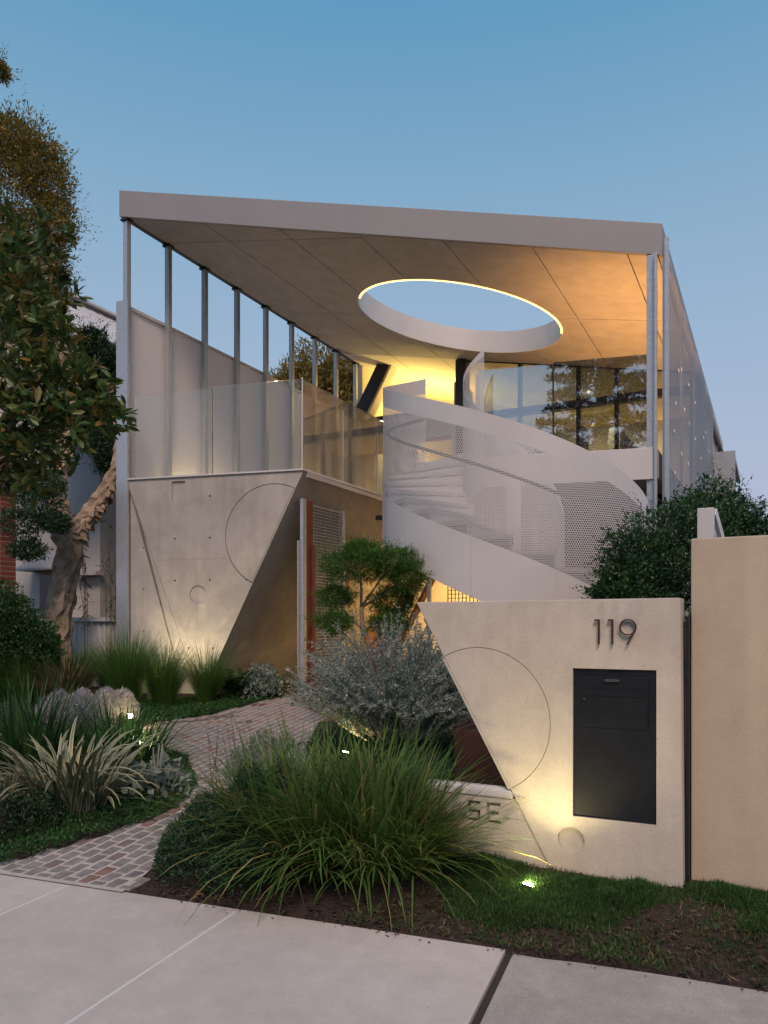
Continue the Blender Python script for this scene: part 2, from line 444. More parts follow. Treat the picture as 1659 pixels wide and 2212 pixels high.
def variegated():
    m = bpy.data.materials.new('leaf_variegated'); m.use_nodes = True
    nt = m.node_tree; L = nt.links; b = nt.nodes['Principled BSDF']
    uv = nt.nodes.new('ShaderNodeUVMap'); sp = nt.nodes.new('ShaderNodeSeparateXYZ'); L.new(uv.outputs[0], sp.inputs[0])
    r = nt.nodes.new('ShaderNodeValToRGB'); e = r.color_ramp.elements
    pal, grn = (.42, .38, .25, 1), (.07, .13, .05, 1)
    e[0].position = 0; e[0].color = pal
    e[1].position = 1; e[1].color = pal
    for p, c in ((.20, pal), (.27, grn), (.42, (.11,.16,.07,1)), (.47, (.30,.29,.16,1)), (.53, grn), (.73, grn), (.80, pal)):
        x = e.new(p); x.color = c
    L.new(sp.outputs[0], r.inputs['Fac'])
    ob = nt.nodes.new('ShaderNodeObjectInfo')
    mr = nt.nodes.new('ShaderNodeMapRange'); mr.inputs['To Min'].default_value = .6; mr.inputs['To Max'].default_value = 1.15; L.new(ob.outputs['Random'], mr.inputs['Value'])
    vm = nt.nodes.new('ShaderNodeVectorMath'); vm.operation = 'SCALE'; L.new(r.outputs[0], vm.inputs[0]); L.new(mr.outputs[0], vm.inputs['Scale'])
    L.new(vm.outputs[0], b.inputs['Base Color']); b.inputs['Roughness'].default_value = .5
    M['leaf_variegated'] = m
variegated()

# ================================================================== SETTING
EO = Vector((-4.3, 3.13, 0)); ESL = .115
EA = math.atan(ESL)
EE = Vector((math.cos(EA), math.sin(EA), 0)); EF = Vector((-math.sin(EA), math.cos(EA), 0))   # along / across the street
def g(x, y):
    """garden height: level with the footpath, rising gently towards the house"""
    d = (np.asarray(y) - (3.13 + ESL * (np.asarray(x) + 4.3))) * math.cos(EA)
    return np.clip((d - .2) * .083, 0, .5) - np.where(d < -.005, .06, 0.)
def gz(x, y): return float(g(x, y))
def street(e, f, z=0.): return EO + EE * e + EF * f + Vector((0, 0, z))

# terrain sheet to the horizon, fine near the house
ax = np.concatenate([[-1500,-600,-250,-120,-60,-35,-24], np.arange(-18, 6, .25), [7,10,16,30,60,120,250,600,1500]])
ay = np.concatenate([[-1500,-600,-250,-120,-70,-45,-30,-20,-10,-4,0], np.arange(1.5, 16, .25), [17,20,26,35,60,120,250,600,1500]])
GX, GY = np.meshgrid(ax, ay, indexing='ij')
GZ = g(GX, GY)
fine = (GX > -16) & (GX < 4) & (GY > 4.2) & (GY < 15)
GZ = GZ + np.where(fine, rng.normal(0, .008, GX.shape), 0) - np.where(GY < 1.6, .03, 0)
nx, ny = GX.shape
idx = np.arange(nx * ny).reshape(nx, ny)
F = np.stack([idx[:-1,:-1], idx[1:,:-1], idx[1:,1:], idx[:-1,1:]], -1).reshape(-1, 4)
o = raw_mesh('garden_ground', np.stack([GX, GY, GZ], -1).reshape(-1, 3), F, 'mulch', smooth=True)
tag(o, kind='structure')

# footpath: each concrete bay is its own slab
fp = thing('footpath', 'pale concrete footpath in bays along the garden edge', 'footpath', street(1.5, -1, 0))
del fp['category']; del fp['label']; tag(fp, kind='structure')
def slab_mesh(e0, e1, f0, f1, z0, z1):
    c = [street(e0, f0), street(e1, f0), street(e1, f1), street(e0, f1)]
    return MB().loft([(p.x, p.y, z0) for p in c], [(p.x, p.y, z1) for p in c])
bays = [(-9., -2.52, 'concrete_path'), (-2.5, .555, 'concrete_path'), (.57, 1.715, 'concrete_path'), (1.73, 3.185, 'concrete_path')]
for e0, e1, m_ in bays:
    slab_mesh(e0, e1, -1.9, 0, -.1, 0).build('slab', m_, fp, bevel=.004)
# the older bay has a worn, uneven garden edge
c = [street(3.225, -1.9), street(7.5, -1.9)]
for k in range(30):
    e_ = 7.5 - k * (7.5 - 3.225) / 29
    c.append(street(e_, .0 + .012 * math.sin(e_ * 5.3) + random.uniform(-.006, .006) - .012))
MB().loft([(p.x, p.y, -.1) for p in c], [(p.x, p.y, -.004) for p in c]).build('slab', 'concrete_old', fp, bevel=.006)
for e0 in (-2.51, .5625, 1.7225):
    slab_mesh(e0 - .0085, e0 + .0085, -1.9, -.002, -.09, -.0015).build('joint_filler', 'joint_pale', fp)
slab_mesh(3.186, 3.224, -1.9, .0, -.09, -.022).build('joint_filler', 'joint_dirt', fp)
vg = slab_mesh(-40, 40, -3.6, -1.92, -.12, -.012).build('verge', 'verge_grass'); tag(vg, kind='structure')
kb = slab_mesh(-40, 40, -3.78, -3.61, -.3, -.01).build('kerb', 'concrete_old', bevel=.015); tag(kb, kind='structure')
rd = slab_mesh(-80, 80, -13.5, -3.79, -.3, -.14).build('road', 'asphalt'); tag(rd, kind='structure')

# ---------------- garden path of small pavers
PATH = [(-4.46,3.085),(-4.33,3.5),(-4.2,3.98),(-4.16,4.55),(-4.45,5.15),(-5.15,5.80),(-5.95,6.25),(-6.62,6.65),(-6.80,7.05),(-6.44,7.64),(-6.38,8.61),(-6.36,9.6),(-6.15,11.4),
        (-4.9,11.4),(-4.85,9.4),(-4.87,7.81),(-4.45,6.9),(-4.05,6.1),(-3.8,5.3),(-3.72,4.5),(-3.55,3.8),(-3.34,3.215)]
def inside(x, y, poly):
    c = False; n = len(poly)
    for i in range(n):
        x0, y0 = poly[i]; x1, y1 = poly[i-1]
        if (y0 > y) != (y1 > y) and x < (x1 - x0) * (y - y0) / (y1 - y0) + x0: c = not c
    return c
gp = thing('garden_path', 'x', 'x', (-4.9, 6.2, gz(-4.9, 6.2)))
del gp['category']; del gp['label']; tag(gp, kind='structure')
# mortar bed: a grid clipped to the path outline
bm = bmesh.new()
vs = [bm.verts.new((x, y, 0)) for x, y in PATH]
f_ = bm.faces.new(vs)
bmesh.ops.triangulate(bm, faces=[f_])
for k in range(4):
    bmesh.ops.subdivide_edges(bm, edges=[e for e in bm.edges if e.calc_length() > .35], cuts=1)
    bmesh.ops.triangulate(bm, faces=bm.faces)
for v_ in bm.verts: v_.co.z = gz(v_.co.x, max(v_.co.y, 3.14 + ESL * (v_.co.x + 4.3))) + .008
me = bpy.data.meshes.new('mortar_bed')
for v_ in bm.verts: v_.co -= ORG[gp.name]
bm.to_mesh(me); bm.free(); me.materials.append(M['mortar'])
link(bpy.data.objects.new('mortar_bed', me), gp, ORG[gp.name])

def paver_mesh(wd, ln, h, ch, seed):
    r_ = random.Random(seed)
    j = lambda a: a + r_.uniform(-.004, .004)
    lo = [(-wd/2, -ln/2), (wd/2, -ln/2), (wd/2, ln/2), (-wd/2, ln/2)]
    lo = [(j(x), j(y)) for x, y in lo]
    v = [(x, y, -.01) for x, y in lo] + [(x, y, h - ch) for x, y in lo] + [(x * (1 - 2*ch/wd), y * (1 - 2*ch/ln), h) for x, y in lo]
    f = [(8,9,10,11)] + [(i, (i+1) % 4, 4 + (i+1) % 4, 4 + i) for i in range(4)] + [(4+i, 4 + (i+1) % 4, 8 + (i+1) % 4, 8 + i) for i in range(4)]
    return v, f
PW, PL = .104, .150
pav = []
for a in range(-40, 60):
    for b_ in range(0, 56):
        e_ = a * PW; f_ = (b_ + .5) * PL + (a % 2) * PL * .5
        p = street(e_, f_)
        if f_ > .07 and any(inside(p.x + dx, p.y + dy, PATH) for dx, dy in ((0, 0), (.05, 0), (-.05, 0), (0, .05), (0, -.05))): pav.append((-p.x * math.sin(R(YAW)) + p.y * math.cos(R(YAW)), p, a, b_))
half = [street(a * PW, .040) for a in range(-40, 60) if a % 2 and any(inside(street(a * PW + q_, .06).x, street(a * PW + q_, .06).y, PATH) for q_ in (-.05, 0, .05))]
pav.sort(key=lambda t: t[0])
tilt = (Matrix.Rotation(EA, 4, 'Z') @ Matrix.Rotation(math.atan(.083), 4, 'X'))
protos = []
for k in range(4):
    v, f = paver_mesh(PW - .024, PL - .024, .016, .005, k)
    me = bpy.data.meshes.new('paver'); me.from_pydata(v, [], f); me.materials.append(M['paver']); protos.append(me)
v, f = paver_mesh(PW - .024, PL/2 - .022, .016, .005, 5)
me = bpy.data.meshes.new('half_paver'); me.from_pydata(v, [], f); me.materials.append(M['paver'])
for p in half:
    o = bpy.data.objects.new('half_paver', me); link(o, gp, (p.x, p.y, -.003)); o.rotation_euler = (0, 0, EA)
for i, (d_, p, a, b_) in enumerate(pav[:300]):
    o = bpy.data.objects.new('paver', protos[i % 4])
    link(o, gp, (p.x, p.y, gz(p.x, p.y) - .003 + random.uniform(-.0015, .002)))
    o.rotation_euler = (tilt @ Matrix.Rotation(random.uniform(-.02, .02), 4, 'X') @ Matrix.Rotation(random.uniform(-.02, .02), 4, 'Y') @ Matrix.Rotation(random.uniform(-.03, .03), 4, 'Z')).to_euler()
VV, FF = [], []
for i, (d_, p, a, b_) in enumerate(pav[300:]):
    v, f = paver_mesh(PW - .024, PL - .024, .016, .005, i % 9)
    n0 = len(VV)
    VV += [tuple(tilt @ Vector(q) + Vector((p.x, p.y, gz(p.x, p.y) - .003))) for q in v]; FF += [tuple(k + n0 for k in t) for t in f]
raw_mesh('paving_far', VV, FF, 'paver_far', gp, ORG[gp.name], kind='stuff')

# ================================================================== HOUSE
SK = R(12.2); CA, SA = math.cos(SK), math.sin(SK)        # the front is skewed to the side boundaries
FX, FY = -9.0, 8.72
def fr(s, z, o=0.): return (FX + s*CA + o*SA, FY + s*SA - o*CA, z)     # along the front, height, out from the front
def fy(x): return FY + math.tan(SK) * (x - FX)
RS = .2054
def zs(x): return 7.95 - RS * (x + 9.11)                # underside of the roof, level in depth, falling to the right
SLAB = 3.83
house = thing('house', 'concrete and steel two storey house with tilted roof and oculus behind garden', 'house', (-5.2, 12, .45))

# ---- roof
roof = node('roof', house, (-5.2, 13, 7.2))
OC, OR_ = (-5.10, 12.98), 1.84
def rpoly(x0, x1, yb, dz, inset=0.):
    return [(x0, fy(x0) + inset, zs(x0) + dz), (x1, fy(x1) + inset, zs(x1) + dz), (x1, yb, zs(x1) + dz), (x0, yb, zs(x0) + dz)]
body = MB().loft(rpoly(-9.05, -1.33, 24, .02, .06), rpoly(-9.05, -1.33, 24, .36, .06)).build('roof_deck', 'soffit_back', roof)
ocut = lambda r: MB().cyl((OC[0], OC[1], 5.5), (OC[0], OC[1], 9.5), r, 96)
cut(body, ocut(OR_ + .02))
MB().loft(rpoly(-9.11, -1.27, fy(-9.11) + .06, 0)[:2] + [(-1.27, fy(-1.27) + .05, zs(-1.27)), (-9.11, fy(-9.11) + .05, zs(-9.11))],
          rpoly(-9.11, -1.27, fy(-9.11) + .06, .41)[:2] + [(-1.27, fy(-1.27) + .05, zs(-1.27) + .40), (-9.11, fy(-9.11) + .05, zs(-9.11) + .41)]).build('fascia', 'fascia_metal', roof, bevel=.004)
for x0, x1 in ((-9.11, -9.06), (-1.32, -1.27)):
    MB().loft([(x0, fy(x0) + .06, zs(x0)), (x1, fy(x1) + .06, zs(x1)), (x1, 24, zs(x1)), (x0, 24, zs(x0))],
              [(x0, fy(x0) + .06, zs(x0) + .40), (x1, fy(x1) + .06, zs(x1) + .40), (x1, 24, zs(x1) + .40), (x0, 24, zs(x0) + .40)]).build('fascia', 'fascia_metal', roof)
# soffit panels: 1.2 m wide sheets with open joints, cut round the oculus
def clip_front(poly):
    out = []
    ins = lambda p: p[1] - (fy(p[0]) + .055)
    for i, p in enumerate(poly):
        q = poly[(i + 1) % len(poly)]
        a, b_ = ins(p), ins(q)
        if a >= 0: out.append(p)
        if a * b_ < 0:
            t = a / (a - b_); out.append((p[0] + t*(q[0]-p[0]), p[1] + t*(q[1]-p[1])))
    return out
xs = [-9.055, -7.7, -6.5, -5.3, -4.1, -2.9, -1.7, -1.325]
rows = [8.0, 9.65, 12.8, 15.42, 24.0]
for i in range(len(xs) - 1):
    for k in range(len(rows) - 1):
        x0, x1 = xs[i] + .007, xs[i+1] - .007; y0, y1 = rows[k] + .007, rows[k+1] - .007
        if k == 0 and i >= 3 : continue
        if k == 1 and i >= 3: y0 = 8.0
        pl = clip_front([(x0, y0), (x1, y0), (x1, y1), (x0, y1)])
        if len(pl) < 3: continue
        p_ = MB().loft([(x, y, zs(x)) for x, y in pl], [(x, y, zs(x) + .016) for x, y in pl]).build('soffit_panel', 'soffit' if k < 3 else 'plaster', roof)
        cx = min(max(OC[0], x0), x1); cy = min(max(OC[1], y0), y1)
        if math.hypot(cx - OC[0], cy - OC[1]) < OR_: cut(p_, ocut(OR_ + .004))
# oculus liner ring
n = 96; vv = []; ff = []
for k in range(n):
    a = 2*math.pi*k/n
    for r_, up in ((OR_, -.004), (OR_, .43), (OR_ + .02, .43), (OR_ + .02, -.004)):
        x, y = OC[0] + r_*math.cos(a), OC[1] + r_*math.sin(a); vv.append((x, y, zs(x) + up))
for k in range(n):
    for j in range(4):
        ff.append((k*4 + j, k*4 + (j+1) % 4, ((k+1) % n)*4 + (j+1) % 4, ((k+1) % n)*4 + j))
mb = MB(); mb.add(vv, ff); ol = mb.build('oculus_liner', 'white_metal', roof)
# light strip on the street half of the rim
mb = MB(); vv, ff = [], []
ks = list(range(0, 81))
for k in ks:
    a = R(-146 + 163 * k / 80)
    for r_, up in ((OR_ - .003, -.012), (OR_ - .003, .04), (OR_ - .03, .04), (OR_ - .03, -.012)):
        x, y = OC[0] + r_*math.cos(a), OC[1] + r_*math.sin(a); vv.append((x, y, zs(x) + up))
for k in range(80):
    for j in range(4): ff.append((k*4 + j, k*4 + (j+1) % 4, k*4 + 4 + (j+1) % 4, k*4 + 4 + j))
mb.add(vv, ff); mb.build('light_strip', 'led', roof)

# ---- left side screen: galvanised posts and pale translucent sheets
mat('screen_sheet', (.93, .885, .87), .5)
def sheetmat():
    m = M['screen_sheet']; nt = m.node_tree; L = nt.links; b = nt.nodes['Principled BSDF']; out = nt.nodes['Material Output']
    t = nt.nodes.new('ShaderNodeBsdfTranslucent'); t.inputs[0].default_value = (.96, .93, .91, 1)
    mx = nt.nodes.new('ShaderNodeMixShader'); mx.inputs[0].default_value = .40
    L.new(b.outputs[0], mx.inputs[1]); L.new(t.outputs[0], mx.inputs[2]); L.new(mx.outputs[0], out.inputs['Surface'])
    b.inputs['Roughness'].default_value = .55
sheetmat()
scr = node('side_screen', house, (-9.03, 12.4, 5.5))
PY = [8.73 + .918 * k for k in range(9)]
for k, y in enumerate(PY):
    z0 = .2 if k == 0 else 3.4
    mb = MB().box(-9.08, -8.995, y - .043 + .06, y + .043 + .06, z0, zs(-9.05) - .03)
    mb.build('post', 'galv', scr, bevel=.006)
    MB().box(-9.11, -8.97, y - .07 + .06, y + .07 + .06, zs(-9.05) - .045, zs(-9.05) - .012).build('cap_plate', 'black_steel', scr)
for k in range(8):
    MB().box(-9.125, -9.115, PY[k] + .065, PY[k+1] + .055, 3.3, 6.58).build('screen_sheet', 'screen_sheet', scr)
MB().box(-9.135, -9.085, PY[0] + .1, PY[-1] + .06, 6.565, 6.615).build('top_rail', 'white_metal', scr)
MB().box(-9.17, -8.93, 8.69, 8.735, .2, 6.62).build('channel', 'galv', scr, bevel=.004)
MB().box(-9.17, -9.13, 8.735, 8.90, .2, 6.62).build('channel', 'galv', scr, bevel=.004)
MB().box(-9.09, -9.0, 8.9, 16.3, zs(-9.05) - .012, zs(-9.05) + .03).build('head_channel', 'black_steel', scr)

mat('strip_glow', (1, .9, .6), .5, emis=(1.0, .74, .38), estr=7)
MB().box(-8.90, -8.87, 9.6, 11.4, SLAB + .03, SLAB + .055).build('floor_light', 'strip_glow', scr); MB().box(-8.90, -8.87, 12.4, 14.4, SLAB + .03, SLAB + .055).build('floor_light', 'strip_glow', scr)

# ---- wedge of board-marked concrete on the left
XB = -6.1
Vx = [(-8.92, .1), (-8.92, SLAB - .02), (XB, SLAB - .02), (XB - 1.80, .1)]
wedge = node('concrete_wedge', house, (-7.6, 10, 2))
vb = MB().loft([(x, fy(x) + .03, z) for x, z in Vx], [(x, 13.4, z) for x, z in Vx]).build('wall_body', 'concrete_wall', wedge)
def fplate(poly, o0, o1): return MB().loft([fr(s, z, o0) for s, z in poly], [fr(s, z, o1) for s, z in poly])
sx = lambda x: (x - FX) / CA
inc = lambda z: sx(XB) + (z - SLAB) * (1.80 / CA) / (SLAB - .08)
dia = lambda z: 1.018 - .3815 * (z - 1.19)
tipz = .47
left_plate = fplate([(.085, .1), (.085, SLAB - .02), (dia(SLAB), SLAB - .02), (dia(tipz) - .008, tipz), (inc(.1), .1)], -.031, -.012).build('wall_panel', 'concrete_wall', wedge)
mid_plate = fplate([(dia(SLAB) + .012, SLAB - .02), (inc(SLAB), SLAB - .02), (inc(tipz), tipz), (dia(tipz) + .006, tipz)], -.031, .004).build('wall_panel', 'concrete_wall', wedge)
ccut = MB()
def hole(s, z, r, o0=-.03 + .004, o1=.1, n=14): ccut.cyl(fr(s, z, o0), fr(s, z, o1), r, n)
for s in (.864, 1.454, 2.051, 2.64):
    for z in (3.5, 2.87, 2.23): 
        if s < inc(z) - .12 and s > dia(z) + .05 and not (.75 < s < 1.1 and z > 3.4): hole(s, z, .017)
hole(1.1, 1.2, .015); hole(1.5, 1.2, .015)
hole(1.257, 2.01, .142, -.014, .1, 40)
ccut.loft([fr(s, z, -.02) for s, z in ((.81,3.47),(1.04,3.47),(1.04,3.75),(.81,3.75))], [fr(s, z, .1) for s, z in ((.81,3.47),(1.04,3.47),(1.04,3.75),(.81,3.75))])
cut(mid_plate, ccut)
vv, ff = [], []
for k in range(120):
    a = 2*math.pi*k/120
    for r_, o_ in ((.756, .05), (.776, .05), (.770, -.016), (.760, -.016)): vv.append(fr(2.48 + r_*math.cos(a), 2.87 + r_*math.sin(a), o_))
for k in range(120):
    for j in range(4): ff.append((k*4 + j, k*4 + (j+1) % 4, ((k+1) % 120)*4 + (j+1) % 4, ((k+1) % 120)*4 + j))
ccut = MB(); ccut.add(vv, ff); cut(mid_plate, ccut)
ccut = MB()
for z in (3.3, 2.75, 2.1, 1.45): hole(.32 if z > 3 else .31, z, .016, -.03, .1)
cut(left_plate, ccut)
# proud disc, cut off by the sloping edge
cs_, cz_, cr_ = 2.48, 2.87, .757
arc = []
for k in range(181):
    a = 2*math.pi*k/180; s, z = cs_ + cr_*math.cos(a), cz_ + cr_*math.sin(a)
    if s < inc(z) - .001: arc.append((a, s, z))
# order the points along the arc
st = max(range(len(arc)), key=lambda i: (arc[(i+1) % len(arc)][0] - arc[i][0]) % (2*math.pi))
arc = arc[st+1:] + arc[:st+1]
fplate([(s, z) for a, s, z in arc], 0., .014).build('wall_disc', 'concrete_wall', wedge, bevel=.006)
# pour lines
fplate([(.62, 2.548), (1.75, 2.552), (1.75, 2.556), (.62, 2.552)], .003, .0065).build('pour_line', 'concrete_wall', wedge)
fplate([(1.142, 2.16), (1.148, 2.16), (1.152, 2.86), (1.146, 2.86)], .003, .0065).build('pour_line', 'concrete_wall', wedge)
MB().loft([fr(.0, SLAB - .02, .03), fr(sx(XB), SLAB - .02, .03), (XB + .02, 12.9, SLAB - .02), (XB - .3, 12.9, SLAB - .02), fr(sx(XB - .3), SLAB - .02, -.2), fr(.0, SLAB - .02, -.2)],
          [fr(.0, SLAB + .004, .03), fr(sx(XB), SLAB + .004, .03), (XB + .02, 12.9, SLAB + .004), (XB - .3, 12.9, SLAB + .004), fr(sx(XB - .3), SLAB + .004, -.2), fr(.0, SLAB + .004, -.2)]).build('edge_trim', 'white_metal', wedge)

# ---- floor slab: back of the terrace, plus the tongue on the right that reaches the front
slab = node('floor_slab', house, (-5, 15, 3.6))
MB().box(-8.93, -1.30, 12.9, 24, 3.45, SLAB).build('slab_body', 'concrete_wall', slab)
x0 = -4.45
MB().loft([(x0, fy(x0), 3.46), (-1.32, fy(-1.32), 3.46), (-1.32, 12.9, 3.46), (x0, 12.9, 3.46)], [(x0, fy(x0), SLAB), (-1.32, fy(-1.32), SLAB), (-1.32, 12.9, SLAB), (x0, 12.9, SLAB)]).build('slab_tongue', 'deck', slab)
# white edge band
MB().loft([fr(sx(-3.55), 3.44, .03), fr(sx(-1.36), 3.44, .03), fr(sx(-1.36), 3.44, -.002), fr(sx(-3.55), 3.44, -.002)], [fr(sx(-3.55), SLAB + .02, .03), fr(sx(-1.36), SLAB + .02, .03), fr(sx(-1.36), SLAB + .02, -.002), fr(sx(-3.55), SLAB + .02, -.002)]).build('edge_band', 'white_metal', slab, bevel=.004)
MB().box(-8.93, XB + .005, 9.45, 12.9, SLAB - .1, SLAB - .019).build('deck', 'deck', slab)

# ---- glass balustrades
bal = node('glass_balustrade', house, (-7, 9.5, 4.5))
def pane(p, q, z0, z1, m_='glass', t=.012):
    p, q = Vector(p), Vector(q); d = (q - p).normalized(); s = Vector((-d.y, d.x)) * t / 2
    c = [p + s, q + s, q - s, p - s]
    return MB().loft([(k.x, k.y, z0) for k in c], [(k.x, k.y, z1) for k in c]).build('glass_pane', m_, bal)
P2 = lambda s, o=-.03: fr(s, 0, o)[:2]
pane(P2(.16), P2(1.47), SLAB + .02, 5.13); pane(P2(1.49), P2(2.90), SLAB + .02, 5.16)
pane((XB - .05, 9.40), (XB - .05, 10.55), SLAB + .02, 5.16); pane((XB - .05, 10.57), (XB - .05, 11.75), SLAB + .02, 5.16); pane((XB - .05, 11.77), (XB - .05, 12.95), SLAB + .02, 5.16)
def clip_post(x, y, z0, z1, m_='white_metal', r_=.011): return MB().cyl((x, y, z0), (x, y, z1), r_, 10).build('glazing_post', m_, bal)
clip_post(*P2(2.93), SLAB, 5.18); clip_post(XB - .05, 10.56, SLAB, 5.0); clip_post(XB - .05, 11.76, SLAB, 4.9); clip_post(*P2(1.48), SLAB, 5.14, 'black_steel', .005)
# right-hand run above the white band
xr0, xr1, xr2 = -3.62, -2.62, -1.42
pane(P2(sx(xr0) + .02), P2(sx(xr1) - .006), SLAB + .02, 5.06, 'glass_front'); pane(P2(sx(xr1) + .006), P2(sx(xr2)), SLAB + .02, 5.08, 'glass_front')
clip_post(*P2(sx(xr0)), SLAB, 5.0, 'white_metal', .022); 
clip_post(*P2(sx(xr1)), SLAB, 5.06, 'bronze', .012)

# ---- columns and beams
col_ = node('structure_frame', house, (-6, 15.5, 5.5))
MB().bar((-9.0, 16.25, 6.55), (-8.28, 16.25, zs(-8.28) - .0), .30, .26, (0, 1, 0)).build('raking_column', 'black_steel', col_)
MB().bar((-8.80, 16.32, 6.55), (-8.10, 16.32, zs(-8.1)), .07, .3, (0, 1, 0)).build('column_lining', 'plaster', col_)
MB().box(-6.12, -5.88, 15.36, 15.60, SLAB, zs(-6.0) - .005).build('column', 'black_steel', col_)
MB().box(-8.97, -6.2, 16.3, 16.42, 6.52, 6.60).build('transom', 'black_steel', col_)
MB().box(-1.46, -1.34, 10.36, 10.48, .3, zs(-1.4) - .005).build('corner_post', 'galv', col_, bevel=.005)
MB().box(-1.36, -1.325, 10.30, 10.36, .3, zs(-1.34) + .0).build('corner_channel', 'galv', col_, bevel=.003)
MB().loft([(-6.0, 15.46, zs(-6.0) - .03), (-1.35, 15.46, zs(-1.35) - .03), (-1.35, 15.54, zs(-1.35) - .03), (-6.0, 15.54, zs(-6.0) - .03)], [(-6.0, 15.46, zs(-6.0) - .004), (-1.35, 15.46, zs(-1.35) - .004), (-1.35, 15.54, zs(-1.35) - .004), (-6.0, 15.54, zs(-6.0) - .004)]).build('window_head', 'black_steel', col_)

# ---- glazed wall behind the terrace and the lit rooms
rw = node('rear_glazing', house, (-3.6, 15.5, 5))
gx = [-5.86, -4.72, -3.5, -2.75, -2.1, -1.36]
for i in range(len(gx) - 1):
    x0, x1 = gx[i] + .035, gx[i+1] - .035
    MB().loft([(x0, 15.495, SLAB + .06), (x1, 15.495, SLAB + .06), (x1, 15.505, SLAB + .06), (x0, 15.505, SLAB + .06)], [(x0, 15.495, zs(x0) - .035), (x1, 15.495, zs(x1) - .035), (x1, 15.505, zs(x1) - .035), (x0, 15.505, zs(x0) - .035)]).build('window_pane', 'glass_rear', rw)
for x in gx[1:]:
    MB().box(x - .035, x + .035, 15.44, 15.56, SLAB, zs(x) - .032).build('mullion', 'bronze', rw)
MB().box(-5.87, -1.36, 15.45, 15.55, SLAB, SLAB + .055).build('sill', 'bronze', rw)
MB().box(-5.87, -1.36, 15.42, 15.58, 5.95, 6.10).build('transom', 'bronze', rw)
rooms = node('upper_room', house, (-5, 19, 5))
MB().box(-8.98, -6.25, 16.36, 16.46, SLAB, 6.52).build('terrace_wall', 'plaster_grey', rooms)
cut(rooms.children[0], MB().box(-7.6, -6.6, 16, 17, SLAB + .02, 5.95))
MB().box(-7.58, -6.62, 16.38, 16.44, 5.87, 5.95).build('door_frame', 'timber', rooms); MB().box(-7.60, -7.52, 16.34, 16.47, SLAB + .02, 5.94).build('door_frame', 'timber', rooms)
MB().box(-6.25, -6.13, 15.6, 16.46, SLAB, 6.9).build('return_wall', 'plaster_grey', rooms)
MB().box(-9.1, -8.98, 16.38, 22, SLAB, zs(-9.0)).build('side_wall', 'plaster', rooms)
MB().loft([(-8.98, 21.9, SLAB), (-1.3, 21.9, SLAB), (-1.3, 22.05, SLAB), (-8.98, 22.05, SLAB)], [(-8.98, 21.9, zs(-8.98)), (-1.3, 21.9, zs(-1.3)), (-1.3, 22.05, zs(-1.3)), (-8.98, 22.05, zs(-8.98))]).build('back_wall', 'plaster', rooms)
MB().box(-1.42, -1.33, 15.6, 21.9, SLAB, zs(-1.33)).build('side_wall', 'plaster', rooms)
pt = MB().box(-5.4, -1.5, 18.4, 18.52, SLAB, 6.25).build('partition', 'plaster', rooms)
cut(pt, MB().box(-4.9, -4.1, 18, 19, 4.75, 5.75).box(-2.95, -2.35, 18, 19, 4.6, 5.6))
MB().box(-5.2, -3.4, 17.0, 17.6, SLAB, 4.72).build('kitchen_bench', 'white_metal', rooms)
MB().box(-4.0, -3.92, 17.9, 18.4, SLAB, 6.2).build('cupboard_side', 'bronze', rooms); MB().box(-3.3, -3.05, 17.6, 18.38, SLAB, 6.0).build('cupboard', 'plaster_grey', rooms)

# ---- right side screen: folded perforated sheets with small white rectangles
rsn = node('right_screen', house, (-1.15, 14, 4.9))
yk = 10.42; kk = 0
mat('rectangle_white', (.85, .84, .82), .4)
while yk < 18.2:
    L_ = 1.05
    xa, xb = (-1.20, -1.165) if kk % 2 == 0 else (-1.165, -1.20)
    z0, z1 = (3.05, 6.30)
    V = np.array([(xa, yk, z0), (xb, yk + L_, z0), (xb, yk + L_, z1), (xa, yk, z1)]); U = [(0, 0), (L_, 0), (L_, z1 - z0), (0, z1 - z0)]
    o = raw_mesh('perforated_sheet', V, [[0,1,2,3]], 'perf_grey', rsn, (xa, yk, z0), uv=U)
    for t in range(4):
        fy_ = random.uniform(.12, .9); fz = 3.5 + t * .56 + random.uniform(-.15, .15)
        x = xa + (xb - xa) * fy_ + .008; y = yk + L_ * fy_
        MB().box(x, x + .012, y - .028, y + .028, fz, fz + .045).build('white_rectangle', 'rectangle_white', rsn)
    yk += L_; kk += 1
for y in (10.42, 12.52, 14.62, 16.72, 18.8):
    MB().box(-1.27, -1.235, y - .02, y + .02, 3.0, 6.3).build('screen_stud', 'galv', rsn)
MB().box(-1.24, -1.19, 10.36, 10.41, .3, 6.55).build('end_flashing', 'galv', rsn)
MB().box(-1.26, -1.20, 10.42, 24, 6.302, 6.36).build('top_flashing', 'white_metal', rsn)
MB().box(-1.2, -.75, 18.9, 18.98, 3.2, 5.5).build('window_hood', 'galv', rsn); MB().box(-1.3, -.75, 19.0, 22, 5.3, 5.42).build('window_hood', 'galv', rsn)
MB().box(-1.29, -1.2, 19.0, 22.0, 3.1, 5.28).build('window_reveal', 'plaster', rsn)
MB().box(-1.3, -.6, 11.2, 16, 3.18, 3.28).build('planter_ledge', 'galv', rsn); MB().box(-1.29, -.65, 11.25, 15.9, .3, 3.17).build('lower_wall', 'plaster_grey', rsn)

